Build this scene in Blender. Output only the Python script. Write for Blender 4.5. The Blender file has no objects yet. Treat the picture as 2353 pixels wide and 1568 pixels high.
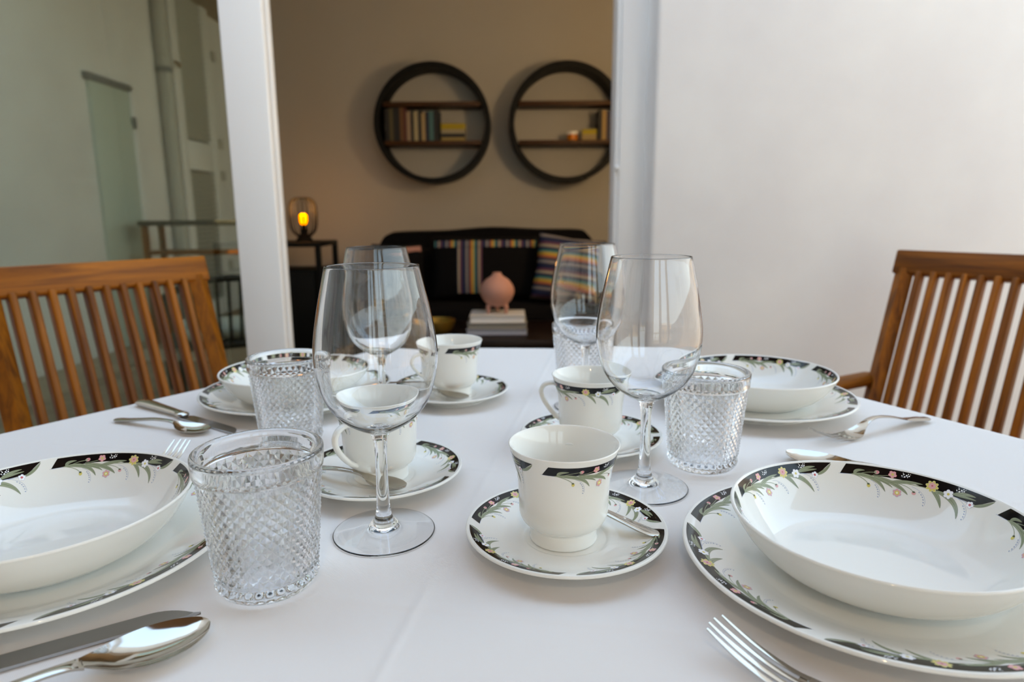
import bpy, bmesh, math, random
from mathutils import Vector, Matrix
random.seed(7)
PI = math.pi
scene = bpy.context.scene
C = scene.collection
TZ = 0.74                      # height of the cloth on the table

# ------------------------------------------------------------------ camera
cam_d = bpy.data.cameras.new('camera')
cam = bpy.data.objects.new('camera', cam_d)
C.objects.link(cam)
cam_d.sensor_width = 36.0
cam_d.lens = 1502.02 / 2353.0 * 36.0
cam_d.clip_start = 0.01
cam.matrix_world = (Matrix.Translation((0, 0, TZ + 0.25217)) @ Matrix.Rotation(PI / 2 - 0.19087, 4, 'X')
                    @ Matrix.Rotation(-0.00642, 4, 'Z'))
cam_d.dof.use_dof = True
cam_d.dof.focus_distance = 0.50
cam_d.dof.aperture_fstop = 6.3
scene.camera = cam

# ------------------------------------------------------------------ sky, sun, exposure
world = bpy.data.worlds.new('world')
scene.world = world
world.use_nodes = True
wn = world.node_tree
wn.nodes.clear()
wo = wn.nodes.new('ShaderNodeOutputWorld')
wb = wn.nodes.new('ShaderNodeBackground')
wt = wn.nodes.new('ShaderNodeTexCoord')
ws = wn.nodes.new('ShaderNodeSeparateXYZ')
wr = wn.nodes.new('ShaderNodeValToRGB')
wn.links.new(wt.outputs['Generated'], ws.inputs[0])
wn.links.new(ws.outputs['Z'], wr.inputs[0])
wn.links.new(wr.outputs[0], wb.inputs[0])
wn.links.new(wb.outputs[0], wo.inputs[0])
wr.color_ramp.elements[0].position = 0.0
wr.color_ramp.elements[0].color = (0.40, 0.62, 0.97, 1)
wr.color_ramp.elements[1].position = 1.0
wr.color_ramp.elements[1].color = (0.16, 0.40, 1.0, 1)
e = wr.color_ramp.elements.new(0.35)
e.color = (0.24, 0.50, 1.0, 1)
wb.inputs[1].default_value = 3.7

sun_d = bpy.data.lights.new('sun', 'SUN')
sun = bpy.data.objects.new('sun', sun_d)
C.objects.link(sun)
sun_d.energy = 6.0
sun_d.angle = 0.01
sun_d.color = (1.0, 0.93, 0.82)
sun.rotation_euler = Vector((0.22, -0.62, -0.75)).to_track_quat('-Z', 'Y').to_euler()

vs = scene.view_settings
vs.view_transform = 'Standard'
vs.look = 'None'
vs.gamma = 1.0
vs.use_curve_mapping = False
vs.exposure = 0.55
vs.use_white_balance = True
vs.white_balance_temperature = 20000
vs.white_balance_tint = 14
cy = scene.cycles
cy.use_denoising = True
cy.use_adaptive_sampling = True
cy.adaptive_threshold = 0.03
cy.max_bounces = 12
cy.diffuse_bounces = 4
cy.glossy_bounces = 6
cy.transmission_bounces = 12
cy.transparent_max_bounces = 10
cy.sample_clamp_indirect = 6.0
cy.blur_glossy = 0.0

# ------------------------------------------------------------------ helpers
def lin(r, g, b):
    f = lambda v: (v / 255 / 12.92) if v / 255 <= 0.04045 else ((v / 255 + 0.055) / 1.055) ** 2.4
    return (f(r), f(g), f(b), 1)

def mat(name, col, rough=0.5, metal=0.0, spec=0.5, coat=0.0):
    m = bpy.data.materials.new(name)
    m.use_nodes = True
    p = m.node_tree.nodes['Principled BSDF']
    p.inputs['Base Color'].default_value = col
    p.inputs['Roughness'].default_value = rough
    p.inputs['Metallic'].default_value = metal
    p.inputs['Specular IOR Level'].default_value = spec
    p.inputs['Coat Weight'].default_value = coat
    return m

def node(m, t, **kw):
    n = m.node_tree.nodes.new(t)
    for k, v in kw.items():
        setattr(n, k, v)
    return n

def link(m, a, b):
    m.node_tree.links.new(a, b)

def principled(m):
    return m.node_tree.nodes['Principled BSDF']

def noise_bump(m, scale, strength, dist=0.001, detail=6):
    tc = node(m, 'ShaderNodeTexCoord')
    nz = node(m, 'ShaderNodeTexNoise')
    nz.inputs['Scale'].default_value = scale
    nz.inputs['Detail'].default_value = detail
    bp = node(m, 'ShaderNodeBump')
    bp.inputs['Strength'].default_value = strength
    bp.inputs['Distance'].default_value = dist
    link(m, tc.outputs['Object'], nz.inputs['Vector'])
    link(m, nz.outputs['Fac'], bp.inputs['Height'])
    link(m, bp.outputs[0], principled(m).inputs['Normal'])
    return nz, bp, tc

def noise_colour(m, scale, c0, c1, lo=0.35, hi=0.65):
    tc = node(m, 'ShaderNodeTexCoord')
    nz = node(m, 'ShaderNodeTexNoise')
    nz.inputs['Scale'].default_value = scale
    nz.inputs['Detail'].default_value = 8
    rp = node(m, 'ShaderNodeValToRGB')
    rp.color_ramp.elements[0].position = lo
    rp.color_ramp.elements[1].position = hi
    rp.color_ramp.elements[0].color = c0
    rp.color_ramp.elements[1].color = c1
    link(m, tc.outputs['Object'], nz.inputs['Vector'])
    link(m, nz.outputs['Fac'], rp.inputs[0])
    link(m, rp.outputs[0], principled(m).inputs['Base Color'])

def wood(name, dark, light, axis, rough=0.5, coat=0.0):
    """wood whose grain runs along the given axis of the piece"""
    m = mat(name, light, rough, spec=0.25, coat=coat)
    tc = node(m, 'ShaderNodeTexCoord')
    oi = node(m, 'ShaderNodeObjectInfo')
    ad = node(m, 'ShaderNodeVectorMath', operation='ADD')
    mp = node(m, 'ShaderNodeMapping')
    sc = [38, 38, 38]
    sc[axis] = 2.2
    mp.inputs['Scale'].default_value = sc
    sh = node(m, 'ShaderNodeVectorMath', operation='SCALE')
    sh.inputs[0].default_value = (9, 5, 7)
    link(m, oi.outputs['Random'], sh.inputs['Scale'])
    link(m, tc.outputs['Object'], mp.inputs['Vector'])
    link(m, mp.outputs[0], ad.inputs[0])
    link(m, sh.outputs[0], ad.inputs[1])
    nz = node(m, 'ShaderNodeTexNoise')
    nz.inputs['Scale'].default_value = 1.6
    nz.inputs['Detail'].default_value = 9
    nz.inputs['Roughness'].default_value = 0.62
    nz.inputs['Distortion'].default_value = 0.6
    link(m, ad.outputs[0], nz.inputs['Vector'])
    rp = node(m, 'ShaderNodeValToRGB')
    rp.color_ramp.elements[0].position = 0.3
    rp.color_ramp.elements[1].position = 0.72
    rp.color_ramp.elements[0].color = dark
    rp.color_ramp.elements[1].color = light
    link(m, nz.outputs['Fac'], rp.inputs[0])
    hs = node(m, 'ShaderNodeHueSaturation')
    mr = node(m, 'ShaderNodeMapRange')
    mr.inputs['To Min'].default_value = 0.8
    mr.inputs['To Max'].default_value = 1.15
    link(m, oi.outputs['Random'], mr.inputs['Value'])
    link(m, mr.outputs[0], hs.inputs['Value'])
    link(m, rp.outputs[0], hs.inputs['Color'])
    link(m, hs.outputs[0], principled(m).inputs['Base Color'])
    bp = node(m, 'ShaderNodeBump')
    bp.inputs['Strength'].default_value = 0.15
    bp.inputs['Distance'].default_value = 0.0005
    link(m, nz.outputs['Fac'], bp.inputs['Height'])
    link(m, bp.outputs[0], principled(m).inputs['Normal'])
    return m

def mesh_of(name, verts, faces, smooth=True, angle=40):
    me = bpy.data.meshes.new(name)
    me.from_pydata([tuple(v) for v in verts], [], faces)
    me.validate()
    me.update()
    if smooth:
        me.polygons.foreach_set('use_smooth', [True] * len(me.polygons))
        me.set_sharp_from_angle(angle=math.radians(angle))
    return me

def obj(name, me, m=None, parent=None, loc=None, rot=None):
    o = bpy.data.objects.new(name, me)
    C.objects.link(o)
    if m is not None and me is not None and not me.materials:
        me.materials.append(m)
    if parent is not None:
        o.parent = parent
    if loc is not None:
        o.location = loc
    if rot is not None:
        o.rotation_euler = rot
    return o

def tag(o, label, cat, group=None):
    o['label'] = label
    o['category'] = cat
    if group:
        o['group'] = group
    return o

def thing(name, label, cat, loc=(0, 0, 0), rotz=0.0, group=None):
    o = bpy.data.objects.new(name, None)
    o.empty_display_size = 0.05
    C.objects.link(o)
    o.location = loc
    o.rotation_euler = (0, 0, rotz)
    return tag(o, label, cat, group)

def struct(o):
    o['kind'] = 'structure'
    return o

def dup(root, loc, rotz, label=None):
    r = root.copy()
    C.objects.link(r)
    r.location = loc
    r.rotation_euler = (0, 0, rotz)
    if label:
        r['label'] = label
    for ch in list(root.children):
        c = ch.copy()
        C.objects.link(c)
        c.parent = r
        for g in list(ch.children):
            d = g.copy()
            C.objects.link(d)
            d.parent = c
    return r

def box_me(name, sx, sy, sz, bev=0.0, segs=2, centre=(0, 0, 0)):
    bm = bmesh.new()
    bmesh.ops.create_cube(bm, size=1)
    for v in bm.verts:
        v.co = Vector((v.co.x * sx + centre[0], v.co.y * sy + centre[1], v.co.z * sz + centre[2]))
    if bev > 0:
        bmesh.ops.bevel(bm, geom=bm.edges[:], offset=bev, segments=segs, profile=0.5, affect='EDGES')
    me = bpy.data.meshes.new(name)
    bm.to_mesh(me)
    bm.free()
    if bev > 0:
        me.polygons.foreach_set('use_smooth', [True] * len(me.polygons))
        me.set_sharp_from_angle(angle=math.radians(50))
    return me

def span_box(name, x0, x1, y0, y1, z0, z1, m, parent=None, bev=0.0):
    """box between two corners, its origin at its own centre"""
    me = box_me(name, x1 - x0, y1 - y0, z1 - z0, bev)
    return obj(name, me, m, parent, ((x0 + x1) / 2, (y0 + y1) / 2, (z0 + z1) / 2))

def dense(profile, step):
    out = [profile[0]]
    for a, b in zip(profile, profile[1:]):
        n = max(1, int(math.hypot(b[0] - a[0], b[1] - a[1]) / step))
        for i in range(1, n + 1):
            t = i / n
            out.append((a[0] + (b[0] - a[0]) * t, a[1] + (b[1] - a[1]) * t))
    return out

def catmull(pts, n=6):
    """smooth curve through points of any dimension"""
    out = []
    P = [pts[0]] + list(pts) + [pts[-1]]
    for i in range(1, len(P) - 2):
        p0, p1, p2, p3 = P[i - 1], P[i], P[i + 1], P[i + 2]
        for k in range(n):
            t = k / n
            out.append(tuple(0.5 * (2 * b + (c - a) * t + (2 * a - 5 * b + 4 * c - d) * t * t +
                                    (3 * b - a - 3 * c + d) * t ** 3) for a, b, c, d in zip(p0, p1, p2, p3)))
    out.append(tuple(pts[-1]))
    return out

def lathe(name, profile, n=96, angle=40):
    verts, rings, faces = [], [], []
    for r, z in profile:
        if r < 1e-6:
            rings.append([len(verts)])
            verts.append((0, 0, z))
        else:
            rings.append(list(range(len(verts), len(verts) + n)))
            verts += [(r * math.cos(2 * PI * i / n), r * math.sin(2 * PI * i / n), z) for i in range(n)]
    for a, b in zip(rings, rings[1:]):
        for i in range(n):
            j = (i + 1) % n
            if len(a) == 1 and len(b) == 1:
                continue
            if len(a) == 1:
                faces.append((a[0], b[j], b[i]))
            elif len(b) == 1:
                faces.append((a[i], a[j], b[0]))
            else:
                faces.append((a[i], a[j], b[j], b[i]))
    return mesh_of(name, verts, faces, True, angle)

def sweep(name, path, radii, segs=10, side=Vector((0, 0, 1)), caps=True):
    """tube along a path; radii = list of (a, b): a along 'side', b across it"""
    pts = [Vector(p) for p in path]
    verts, faces = [], []
    n = len(pts)
    for i, p in enumerate(pts):
        t = (pts[min(i + 1, n - 1)] - pts[max(i - 1, 0)]).normalized()
        s = side - t * side.dot(t)
        if s.length < 1e-4:
            s = Vector((1, 0, 0)) - t * t.x
        s.normalize()
        u = t.cross(s)
        a, b = radii[i] if isinstance(radii, list) else radii
        for k in range(segs):
            w = 2 * PI * k / segs
            verts.append(p + s * (a * math.cos(w)) + u * (b * math.sin(w)))
    for i in range(n - 1):
        for k in range(segs):
            k2 = (k + 1) % segs
            faces.append((i * segs + k, i * segs + k2, (i + 1) * segs + k2, (i + 1) * segs + k))
    if caps:
        faces.append(tuple(reversed(range(segs))))
        faces.append(tuple(range((n - 1) * segs, n * segs)))
    return mesh_of(name, verts, faces, True, 50)

def prism(name, poly, z0, z1):
    n = len(poly)
    v = [(x, y, z0) for x, y in poly] + [(x, y, z1) for x, y in poly]
    f = [tuple(reversed(range(n))), tuple(range(n, 2 * n))]
    f += [(i, (i + 1) % n, n + (i + 1) % n, n + i) for i in range(n)]
    return mesh_of(name, v, f, False)

# ------------------------------------------------------------------ materials
M = {}
M['wall'] = mat('white_plaster', lin(236, 232, 229), 0.85)
noise_bump(M['wall'], 26, 0.25, 0.003)
noise_colour(M['wall'], 3.0, lin(230, 226, 225), lin(238, 235, 233))
M['inner_wall'] = mat('interior_paint', lin(170, 165, 160), 0.8)
noise_bump(M['inner_wall'], 40, 0.08, 0.002)
M['ceiling'] = mat('ceiling_paint', lin(214, 206, 196), 0.9)
M['tile'] = mat('terracotta_floor', lin(176, 146, 122), 0.55)
noise_colour(M['tile'], 9, lin(160, 128, 104), lin(190, 160, 134))
M['floor_in'] = mat('dark_floor', lin(70, 56, 46), 0.45)
M['pvc'] = mat('white_lacquer', lin(242, 241, 240), 0.28)
M['gasket'] = mat('grey_gasket', lin(110, 112, 116), 0.6)
M['steel'] = mat('polished_steel', (0.52, 0.47, 0.42, 1), 0.08, metal=1.0)
M['china'] = mat('glazed_white_china', lin(238, 234, 227), 0.06, spec=0.5, coat=0.0)
M['china'].node_tree.nodes['Principled BSDF'].inputs['Coat Roughness'].default_value = 0.03
for n_, c_ in dict(black=(14, 13, 15), leaf=(150, 158, 132), vein=(96, 106, 82), pink=(240, 172, 172), yellow=(226, 204, 120),
                   white=(248, 248, 250), blue=(150, 166, 190), rose=(222, 112, 120), cream=(250, 240, 200), lilac=(176, 178, 204)).items():
    M['d_' + n_] = mat('glaze_print_' + n_, lin(*c_), 0.12, spec=0.35)
DECAL = ['black', 'leaf', 'vein', 'pink', 'yellow', 'white', 'blue', 'rose', 'cream', 'lilac']

def glass(name, col, ior=1.5):
    m = bpy.data.materials.new(name)
    m.use_nodes = True
    p = principled(m)
    p.inputs['Base Color'].default_value = col
    p.inputs['Roughness'].default_value = 0.0
    p.inputs['IOR'].default_value = ior
    p.inputs['Transmission Weight'].default_value = 1.0
    return m

M['wine_glass'] = glass('clear_crystal', (0.998, 1.0, 0.999, 1), 1.46)
M['diamond_glass'] = glass('pressed_diamond_glass', (0.999, 0.998, 1.0, 1), 1.47)
principled(M['diamond_glass']).inputs['Roughness'].default_value = 0.16
M['pressed_glass'] = glass('pressed_glass', (0.999, 0.998, 1.0, 1), 1.47)

# coated door pane: partly mirror, partly see-through
m = bpy.data.materials.new('door_glass')
m.use_nodes = True
m.node_tree.nodes.remove(principled(m))
o_ = [n for n in m.node_tree.nodes if n.type == 'OUTPUT_MATERIAL'][0]
gl = node(m, 'ShaderNodeBsdfGlossy')
gl.inputs['Roughness'].default_value = 0.0
gl.inputs['Color'].default_value = (0.90, 0.96, 0.84, 1)
tr = node(m, 'ShaderNodeBsdfTransparent')
tr.inputs['Color'].default_value = (0.72, 0.80, 0.76, 1)
mx = node(m, 'ShaderNodeMixShader')
mx.inputs[0].default_value = 0.27
link(m, tr.outputs[0], mx.inputs[1])
link(m, gl.outputs[0], mx.inputs[2])
link(m, mx.outputs[0], o_.inputs['Surface'])
M['pane'] = m

TEAK_D, TEAK_L = lin(94, 42, 8), lin(184, 98, 24)
M['teak_x'] = wood('oiled_teak_long_x', TEAK_D, TEAK_L, 0)
M['teak_y'] = wood('oiled_teak_long_y', TEAK_D, TEAK_L, 1)
M['teak_z'] = wood('oiled_teak_long_z', TEAK_D, TEAK_L, 2)
M['shelf_wood'] = wood('brown_shelf_wood', lin(40, 20, 8), lin(80, 46, 20), 0)
M['black_metal'] = mat('black_metal', lin(9, 8, 8), 0.6, spec=0.2)
M['black_fabric'] = mat('black_fabric', lin(15, 14, 16), 0.95, spec=0.1)
noise_bump(M['black_fabric'], 300, 0.3, 0.002)

# woven tablecloth with ironed-in folds
m = mat('white_cotton_cloth', lin(231, 222, 217), 0.9, spec=0.15)
principled(m).inputs['Sheen Weight'].default_value = 0.15
tc = node(m, 'ShaderNodeTexCoord')
sp = node(m, 'ShaderNodeSeparateXYZ')
link(m, tc.outputs['Object'], sp.inputs[0])
def mth(op, a, b=None, c=None):
    n = node(m, 'ShaderNodeMath', operation=op)
    for i, v in enumerate((a, b, c)):
        if v is None:
            continue
        if isinstance(v, (int, float)):
            n.inputs[i].default_value = v
        else:
            link(m, v, n.inputs[i])
    return n.outputs[0]
X_, Y_ = sp.outputs['X'], sp.outputs['Y']
wx = mth('SINE', mth('MULTIPLY', X_, 2 * PI / 0.0011))
wy = mth('SINE', mth('MULTIPLY', Y_, 2 * PI / 0.0011))
weave = mth('MULTIPLY', mth('MULTIPLY', wx, wy), 0.00005)
nz = node(m, 'ShaderNodeTexNoise')
nz.inputs['Scale'].default_value = 7
nz.inputs['Detail'].default_value = 3
link(m, tc.outputs['Object'], nz.inputs['Vector'])
nz2 = node(m, 'ShaderNodeTexNoise')
nz2.inputs['Scale'].default_value = 260
nz2.inputs['Detail'].default_value = 4
link(m, tc.outputs['Object'], nz2.inputs['Vector'])
def crease(a, b, c, width, height):
    """ridge along the line a*x + b*y = c"""
    d = mth('SUBTRACT', mth('ADD', mth('MULTIPLY', X_, a), mth('MULTIPLY', Y_, b)), c)
    d = mth('DIVIDE', d, width)
    return mth('MULTIPLY', mth('POWER', 2.718, mth('MULTIPLY', mth('MULTIPLY', d, d), -1.0)), height * 0.7)
hgt = mth('ADD', weave, mth('MULTIPLY', nz.outputs['Fac'], 0.0018))
hgt = mth('ADD', hgt, mth('MULTIPLY', nz2.outputs['Fac'], 0.00008))
for cr in ((0.985, -0.174, -0.13, 0.004, 0.0009), (0.174, 0.985, 0.608, 0.004, 0.0007), (0.17, 0.985, 0.372, 0.005, 0.0008),
           (0.985, -0.174, -0.42, 0.005, 0.0008), (0.985, -0.174, 0.17, 0.005, 0.0006), (0.174, 0.985, 0.86, 0.005, 0.0007)):
    hgt = mth('ADD', hgt, crease(*cr))
bp = node(m, 'ShaderNodeBump')
bp.inputs['Strength'].default_value = 0.8
bp.inputs['Distance'].default_value = 1.0
link(m, hgt, bp.inputs['Height'])
link(m, bp.outputs[0], principled(m).inputs['Normal'])
M['cloth'] = m

def stripes(name, axis, scale):
    m = mat(name, (0.5, 0.5, 0.5, 1), 0.9, spec=0.1)
    tc = node(m, 'ShaderNodeTexCoord')
    sp = node(m, 'ShaderNodeSeparateXYZ')
    link(m, tc.outputs['Object'], sp.inputs[0])
    a = node(m, 'ShaderNodeMath', operation='MULTIPLY')
    a.inputs[1].default_value = scale
    link(m, sp.outputs[axis], a.inputs[0])
    f = node(m, 'ShaderNodeMath', operation='FRACT')
    link(m, a.outputs[0], f.inputs[0])
    rp = node(m, 'ShaderNodeValToRGB')
    rp.color_ramp.interpolation = 'CONSTANT'
    cols = [(48, 52, 72), (126, 122, 126), (48, 52, 72), (166, 96, 70), (184, 148, 68), (56, 116, 114), (30, 38, 70), (150, 140, 126), (98, 62, 78), (30, 38, 70)]
    while len(rp.color_ramp.elements) < len(cols):
        rp.color_ramp.elements.new(0.5)
    for i, c in enumerate(cols):
        rp.color_ramp.elements[i].position = i / len(cols)
        rp.color_ramp.elements[i].color = lin(*c)
    link(m, f.outputs[0], rp.inputs[0])
    link(m, rp.outputs[0], principled(m).inputs['Base Color'])
    return m

# ------------------------------------------------------------------ the setting: terrace and room
OUT, INN = 2.05, 2.37            # outer and inner face of the house wall
BACK = 4.50
struct(span_box('ground', -40, 40, -50, 30, -4.2, -4.0, mat('pale_ground', lin(168, 156, 140), 0.9)))
struct(span_box('floor', -3.2, 5.2, -3.7, OUT, -0.12, 0.0, M['tile']))
struct(span_box('floor', -2.8, 1.9, OUT, BACK + 0.2, -0.12, 0.0, M['floor_in']))
struct(span_box('wall_right', 0.432, 1.95, OUT, INN, 0.0, 3.3, M['wall'], bev=0.012))
struct(span_box('wall_front', -3.2, -2.55, OUT, INN, 0.0, 3.3, M['wall']))
struct(span_box('trim_1', -2.55, 0.432, OUT, INN, 2.60, 3.3, M['wall']))
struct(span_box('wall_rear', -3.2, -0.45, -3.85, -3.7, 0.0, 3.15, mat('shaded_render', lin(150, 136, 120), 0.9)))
struct(span_box('wall_sky_block', 3.1, 3.25, -3.7, 4.5, 0.0, 1.35, M['wall']))  # unseen parapet, added to cut low sky light from the right
struct(span_box('wall_left', -3.2, -3.0, -3.7, OUT, 0.0, 3.5, M['wall']))
struct(span_box('wall_back', -2.8, 1.95, BACK, BACK + 0.2, 0.0, 2.75, M['inner_wall']))
struct(span_box('wall_inner_left', -2.8, -2.6, INN, BACK, 0.0, 2.75, M['inner_wall']))
struct(span_box('wall_inner_right', 1.75, 1.95, INN, BACK, 0.0, 2.75, M['inner_wall']))
struct(span_box('ceiling', -3.2, 1.95, INN, BACK + 0.2, 2.62, 3.3, M['ceiling']))
struct(span_box('baseboard_back', -2.6, 1.75, BACK - 0.015, BACK, 0.0, 0.08, M['pvc']))

# sliding door: fixed frame at the right, glazed leaf slid to the left
d = struct(bpy.data.objects.new('door_1', None))
C.objects.link(d)
d['label'] = 'white sliding terrace door with one glazed leaf'
d.location = (-0.8, 2.25, 0)
def dpart(name, x0, x1, y0, y1, z0, z1, m, bev=0.004):
    o = span_box(name, x0, x1, y0, y1, z0, z1, m, None, bev)
    o.location = Vector(o.location) - Vector(d.location)
    o.parent = d
    return o
dpart('door_jamb', 0.338, 0.434, 2.20, 2.31, 0, 2.60, M['pvc'], 0.006)
dpart('door_stop', 0.350, 0.434, 2.185, 2.20, 0, 2.60, M['pvc'], 0.004)
dpart('stile', -0.912, -0.775, 2.20, 2.235, 0.05, 2.54, M['pvc'])
dpart('gasket', -0.90, -0.780, 2.235, 2.243, 0.05, 2.54, M['gasket'], 0)
dpart('stile', -0.90, -0.772, 2.243, 2.275, 0.05, 2.54, M['pvc'])
dpart('stile', -2.55, -2.43, 2.20, 2.25, 0.05, 2.54, M['pvc'])
dpart('bottom_rail', -2.43, -0.912, 2.20, 2.25, 0.05, 0.17, M['pvc'])
dpart('top_rail', -2.43, -0.912, 2.20, 2.25, 2.44, 2.54, M['pvc'])
dpart('track', -2.55, 0.372, 2.18, 2.31, 0.0, 0.05, M['pvc'])
dpart('head_frame', -2.55, 0.372, 2.18, 2.31, 2.54, 2.60, M['pvc'])
dpart('pane', -2.44, -0.905, 2.222, 2.230, 0.16, 2.45, M['pane'], 0)
lk = obj('latch', lathe('latch', [(0, 0), (0.009, 0), (0.009, 0.008), (0.006, 0.014), (0, 0.015)], 20), M['pvc'], d,
         Vector((0.345, 2.20, TZ + 0.40)) - Vector(d.location), (PI / 2, 0, 0))

# what the pane mirrors: the side wall with a flush door and louvred shutters, a railing at the terrace's end
M['pale_door'] = mat('pale_green_paint', lin(196, 208, 198), 0.5)
M['louvre'] = mat('grey_white_paint', lin(188, 186, 180), 0.6)
d2 = struct(bpy.data.objects.new('door_2', None))
C.objects.link(d2)
d2['label'] = 'pale flush door in the side wall mirrored in the door glass'
d2.location = (-3.0, -0.68, 0)
obj('door_leaf', box_me('leaf', 0.03, 0.49, 1.94, 0.004), M['pale_door'], d2, (0.010, 0, 0.98))
obj('door_lining', box_me('lining', 0.05, 0.06, 2.0, 0.004), M['pvc'], d2, (0.012, -0.275, 1.0))
obj('door_lining', box_me('lining', 0.05, 0.56, 0.05, 0.004), M['gasket'], d2, (0.012, 0, 1.975))
obj('hinge', box_me('hinge', 0.02, 0.025, 0.09, 0.003), M['gasket'], d2, (0.045, -0.25, 1.72))
obj('hinge', box_me('hinge', 0.02, 0.025, 0.09, 0.003), M['gasket'], d2, (0.045, -0.25, 0.35))
sh = thing('louvred_shutter', 'tall white louvred shutter leaf fixed to the side wall, mirrored in glass', 'shutter', (-2.97, -1.97, 0))
for s_ in (-1, 1):
    obj('stile', box_me('stile', 0.05, 0.13, 3.2, 0.004), M['pvc'], sh, (0.02, s_ * 0.315, 1.64))
for z_, h_ in ((0.10, 0.16), (1.55, 0.26), (3.18, 0.12)):
    obj('rail', box_me('rail', 0.05, 0.50, h_, 0.004), M['pvc'], sh, (0.02, 0, z_))
obj('backing', box_me('backing', 0.006, 0.50, 3.0), M['gasket'], sh, (-0.008, 0, 1.62))  # dark sheet puts the shade between the louvres into colour
lm = box_me('louvre', 0.006, 0.50, 0.046)
for i in range(70):
    z_ = 0.20 + i * 0.0436
    if abs(z_ - 1.55) < 0.155 or z_ > 3.10:
        continue
    obj('louvre', lm, M['louvre'], sh, (0.024, 0, z_), (0, 0.75, 0))
obj('pull_handle', sweep('pull', catmull([(0.045, 0.36, 2.32), (0.085, 0.37, 2.30), (0.10, 0.40, 2.28), (0.13, 0.46, 2.26)]), (0.014, 0.014), 8), mat('brass', lin(176, 128, 70), 0.3, 0.9), sh)
for z_ in (0.5, 1.40, 1.71, 2.54):
    obj('hinge', box_me('hinge', 0.03, 0.06, 0.09, 0.004), M['louvre'], sh, (0.045, -0.44, z_))
dp = thing('shadow_strip_pipe', 'grey upright pipe put in for the shadow strip beside the louvred shutter, mirrored in the glass', 'pipe', (-2.94, -1.45, 0))  # pipe put in for the shadow strip beside the shutter
obj('pipe', lathe('pipe', [(0, 0), (0.055, 0), (0.055, 3.4), (0, 3.4)], 24), M['louvre'], dp)
for z_ in (0.6, 2.2):
    obj('clamp', lathe('clamp', [(0.056, z_), (0.062, z_), (0.062, z_ + 0.04), (0.056, z_ + 0.04)], 24), M['gasket'], dp)
cn = thing('console_table', 'narrow console table with a dark top, mirrored in the door glass', 'table', (-2.42, -0.76, 0))
obj('table_top', box_me('console_top', 0.86, 0.30, 0.04, 0.006), mat('dark_console_top', lin(48, 50, 46), 0.4), cn, (0, 0, 0.945))
obj('lower_shelf', box_me('lower_shelf', 0.80, 0.26, 0.03, 0.004), M['teak_x'], cn, (0, 0, 0.72))
cl_ = box_me('console_leg', 0.04, 0.04, 0.925, 0.003)
for sx in (-1, 1):
    for sy in (-1, 1):
        obj('leg', cl_, M['teak_z'], cn, (sx * 0.39, sy * 0.12, 0.4625))

rl = thing('terrace_railing', 'terrace railing with a dark handrail and thin wooden bars', 'railing', (1.0, -3.25, 0))
obj('handrail', box_me('handrail', 7.9, 0.06, 0.05, 0.01), mat('dark_rail_wood', lin(56, 54, 48), 0.5), rl, (0, 0, 0.93))
for z_ in (0.64, 0.36, 0.14):
    obj('bar', box_me('bar', 7.9, 0.03, 0.035, 0.005), M['teak_x'], rl, (0, 0, z_))
pm = box_me('post', 0.06, 0.05, 0.92, 0.004)
for i in range(6):
    obj('post', pm, M['louvre'], rl, (-3.8 + i * 1.5, 0, 0.46))

# buildings across the street, seen only in the glasses and the cutlery
M['ochre'] = mat('ochre_render', lin(206, 178, 142), 0.9)
noise_colour(M['ochre'], 1.2, lin(190, 160, 124), lin(216, 190, 156))
bl = thing('building', 'ochre rendered town house standing across the street from the terrace', 'building', (6.8, -13.0, -2.0))
obj('facade', box_me('facade', 6.0, 3.0, 9.0), M['ochre'], bl, (0, -1.5, 0.0))
obj('cornice', box_me('cornice', 6.3, 3.4, 0.3), M['wall'], bl, (0, -1.5, 4.55))
wm = box_me('window', 0.9, 0.10, 1.5)
wg = mat('dark_window', lin(60, 72, 84), 0.1)
for x_ in (-2.3, 0, 2.3):
    for z_ in (0.4, 2.9):
        w_ = obj('window', wm, wg, bl, (x_, 0.02, z_))
        obj('sill', box_me('sill', 1.1, 0.2, 0.08), M['wall'], w_, (0, 0.05, -0.8))
# porch roof that starts behind the table, on stone pillars
M['porch'] = mat('brown_porch_boards', lin(150, 118, 90), 0.8)
struct(span_box('ceiling', -3.0, 2.7, -3.7, 0.72, 2.95, 3.15, M['porch']))
pl = thing('stone_pillar', 'square beige stone pillar carrying the porch roof at the railing', 'pillar', (0.95, -3.55, 0), 0, 'porch pillars')
obj('shaft', box_me('shaft', 0.34, 0.34, 2.83, 0.02), M['ochre'], pl, (0, 0, 1.415))
obj('cap', box_me('cap', 0.46, 0.46, 0.12, 0.01), M['ochre'], pl, (0, 0, 2.89))
for x_ in (-0.25, 2.4):
    dup(pl, (x_, -3.55, 0), 0)

# ------------------------------------------------------------------ table and cloth
POLY = [(-0.246, 1.247), (0.305, 1.212), (0.632, 0.590), (0.632, 0.43), (0.31, 0.06), (-0.25, 0.06), (-0.67, 0.40), (-0.67, 0.655)]
tb = thing('dining_table', 'wooden terrace dining table hidden under a white cloth', 'table', (0, 0.65, 0))
top = [(x * 0.985, (y - 0.65) * 0.985) for x, y in reversed(POLY)]
obj('tabletop', prism('tabletop', list(reversed(top)), TZ - 0.034, TZ - 0.004), M['teak_x'], tb)
lgm = box_me('leg', 0.055, 0.055, TZ - 0.034, 0.005)
for x_, y_ in ((-0.42, -0.32), (0.40, -0.32), (-0.26, 0.33), (0.26, 0.33)):
    obj('leg', lgm, M['teak_z'], tb, (x_, y_, (TZ - 0.034) / 2))

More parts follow.
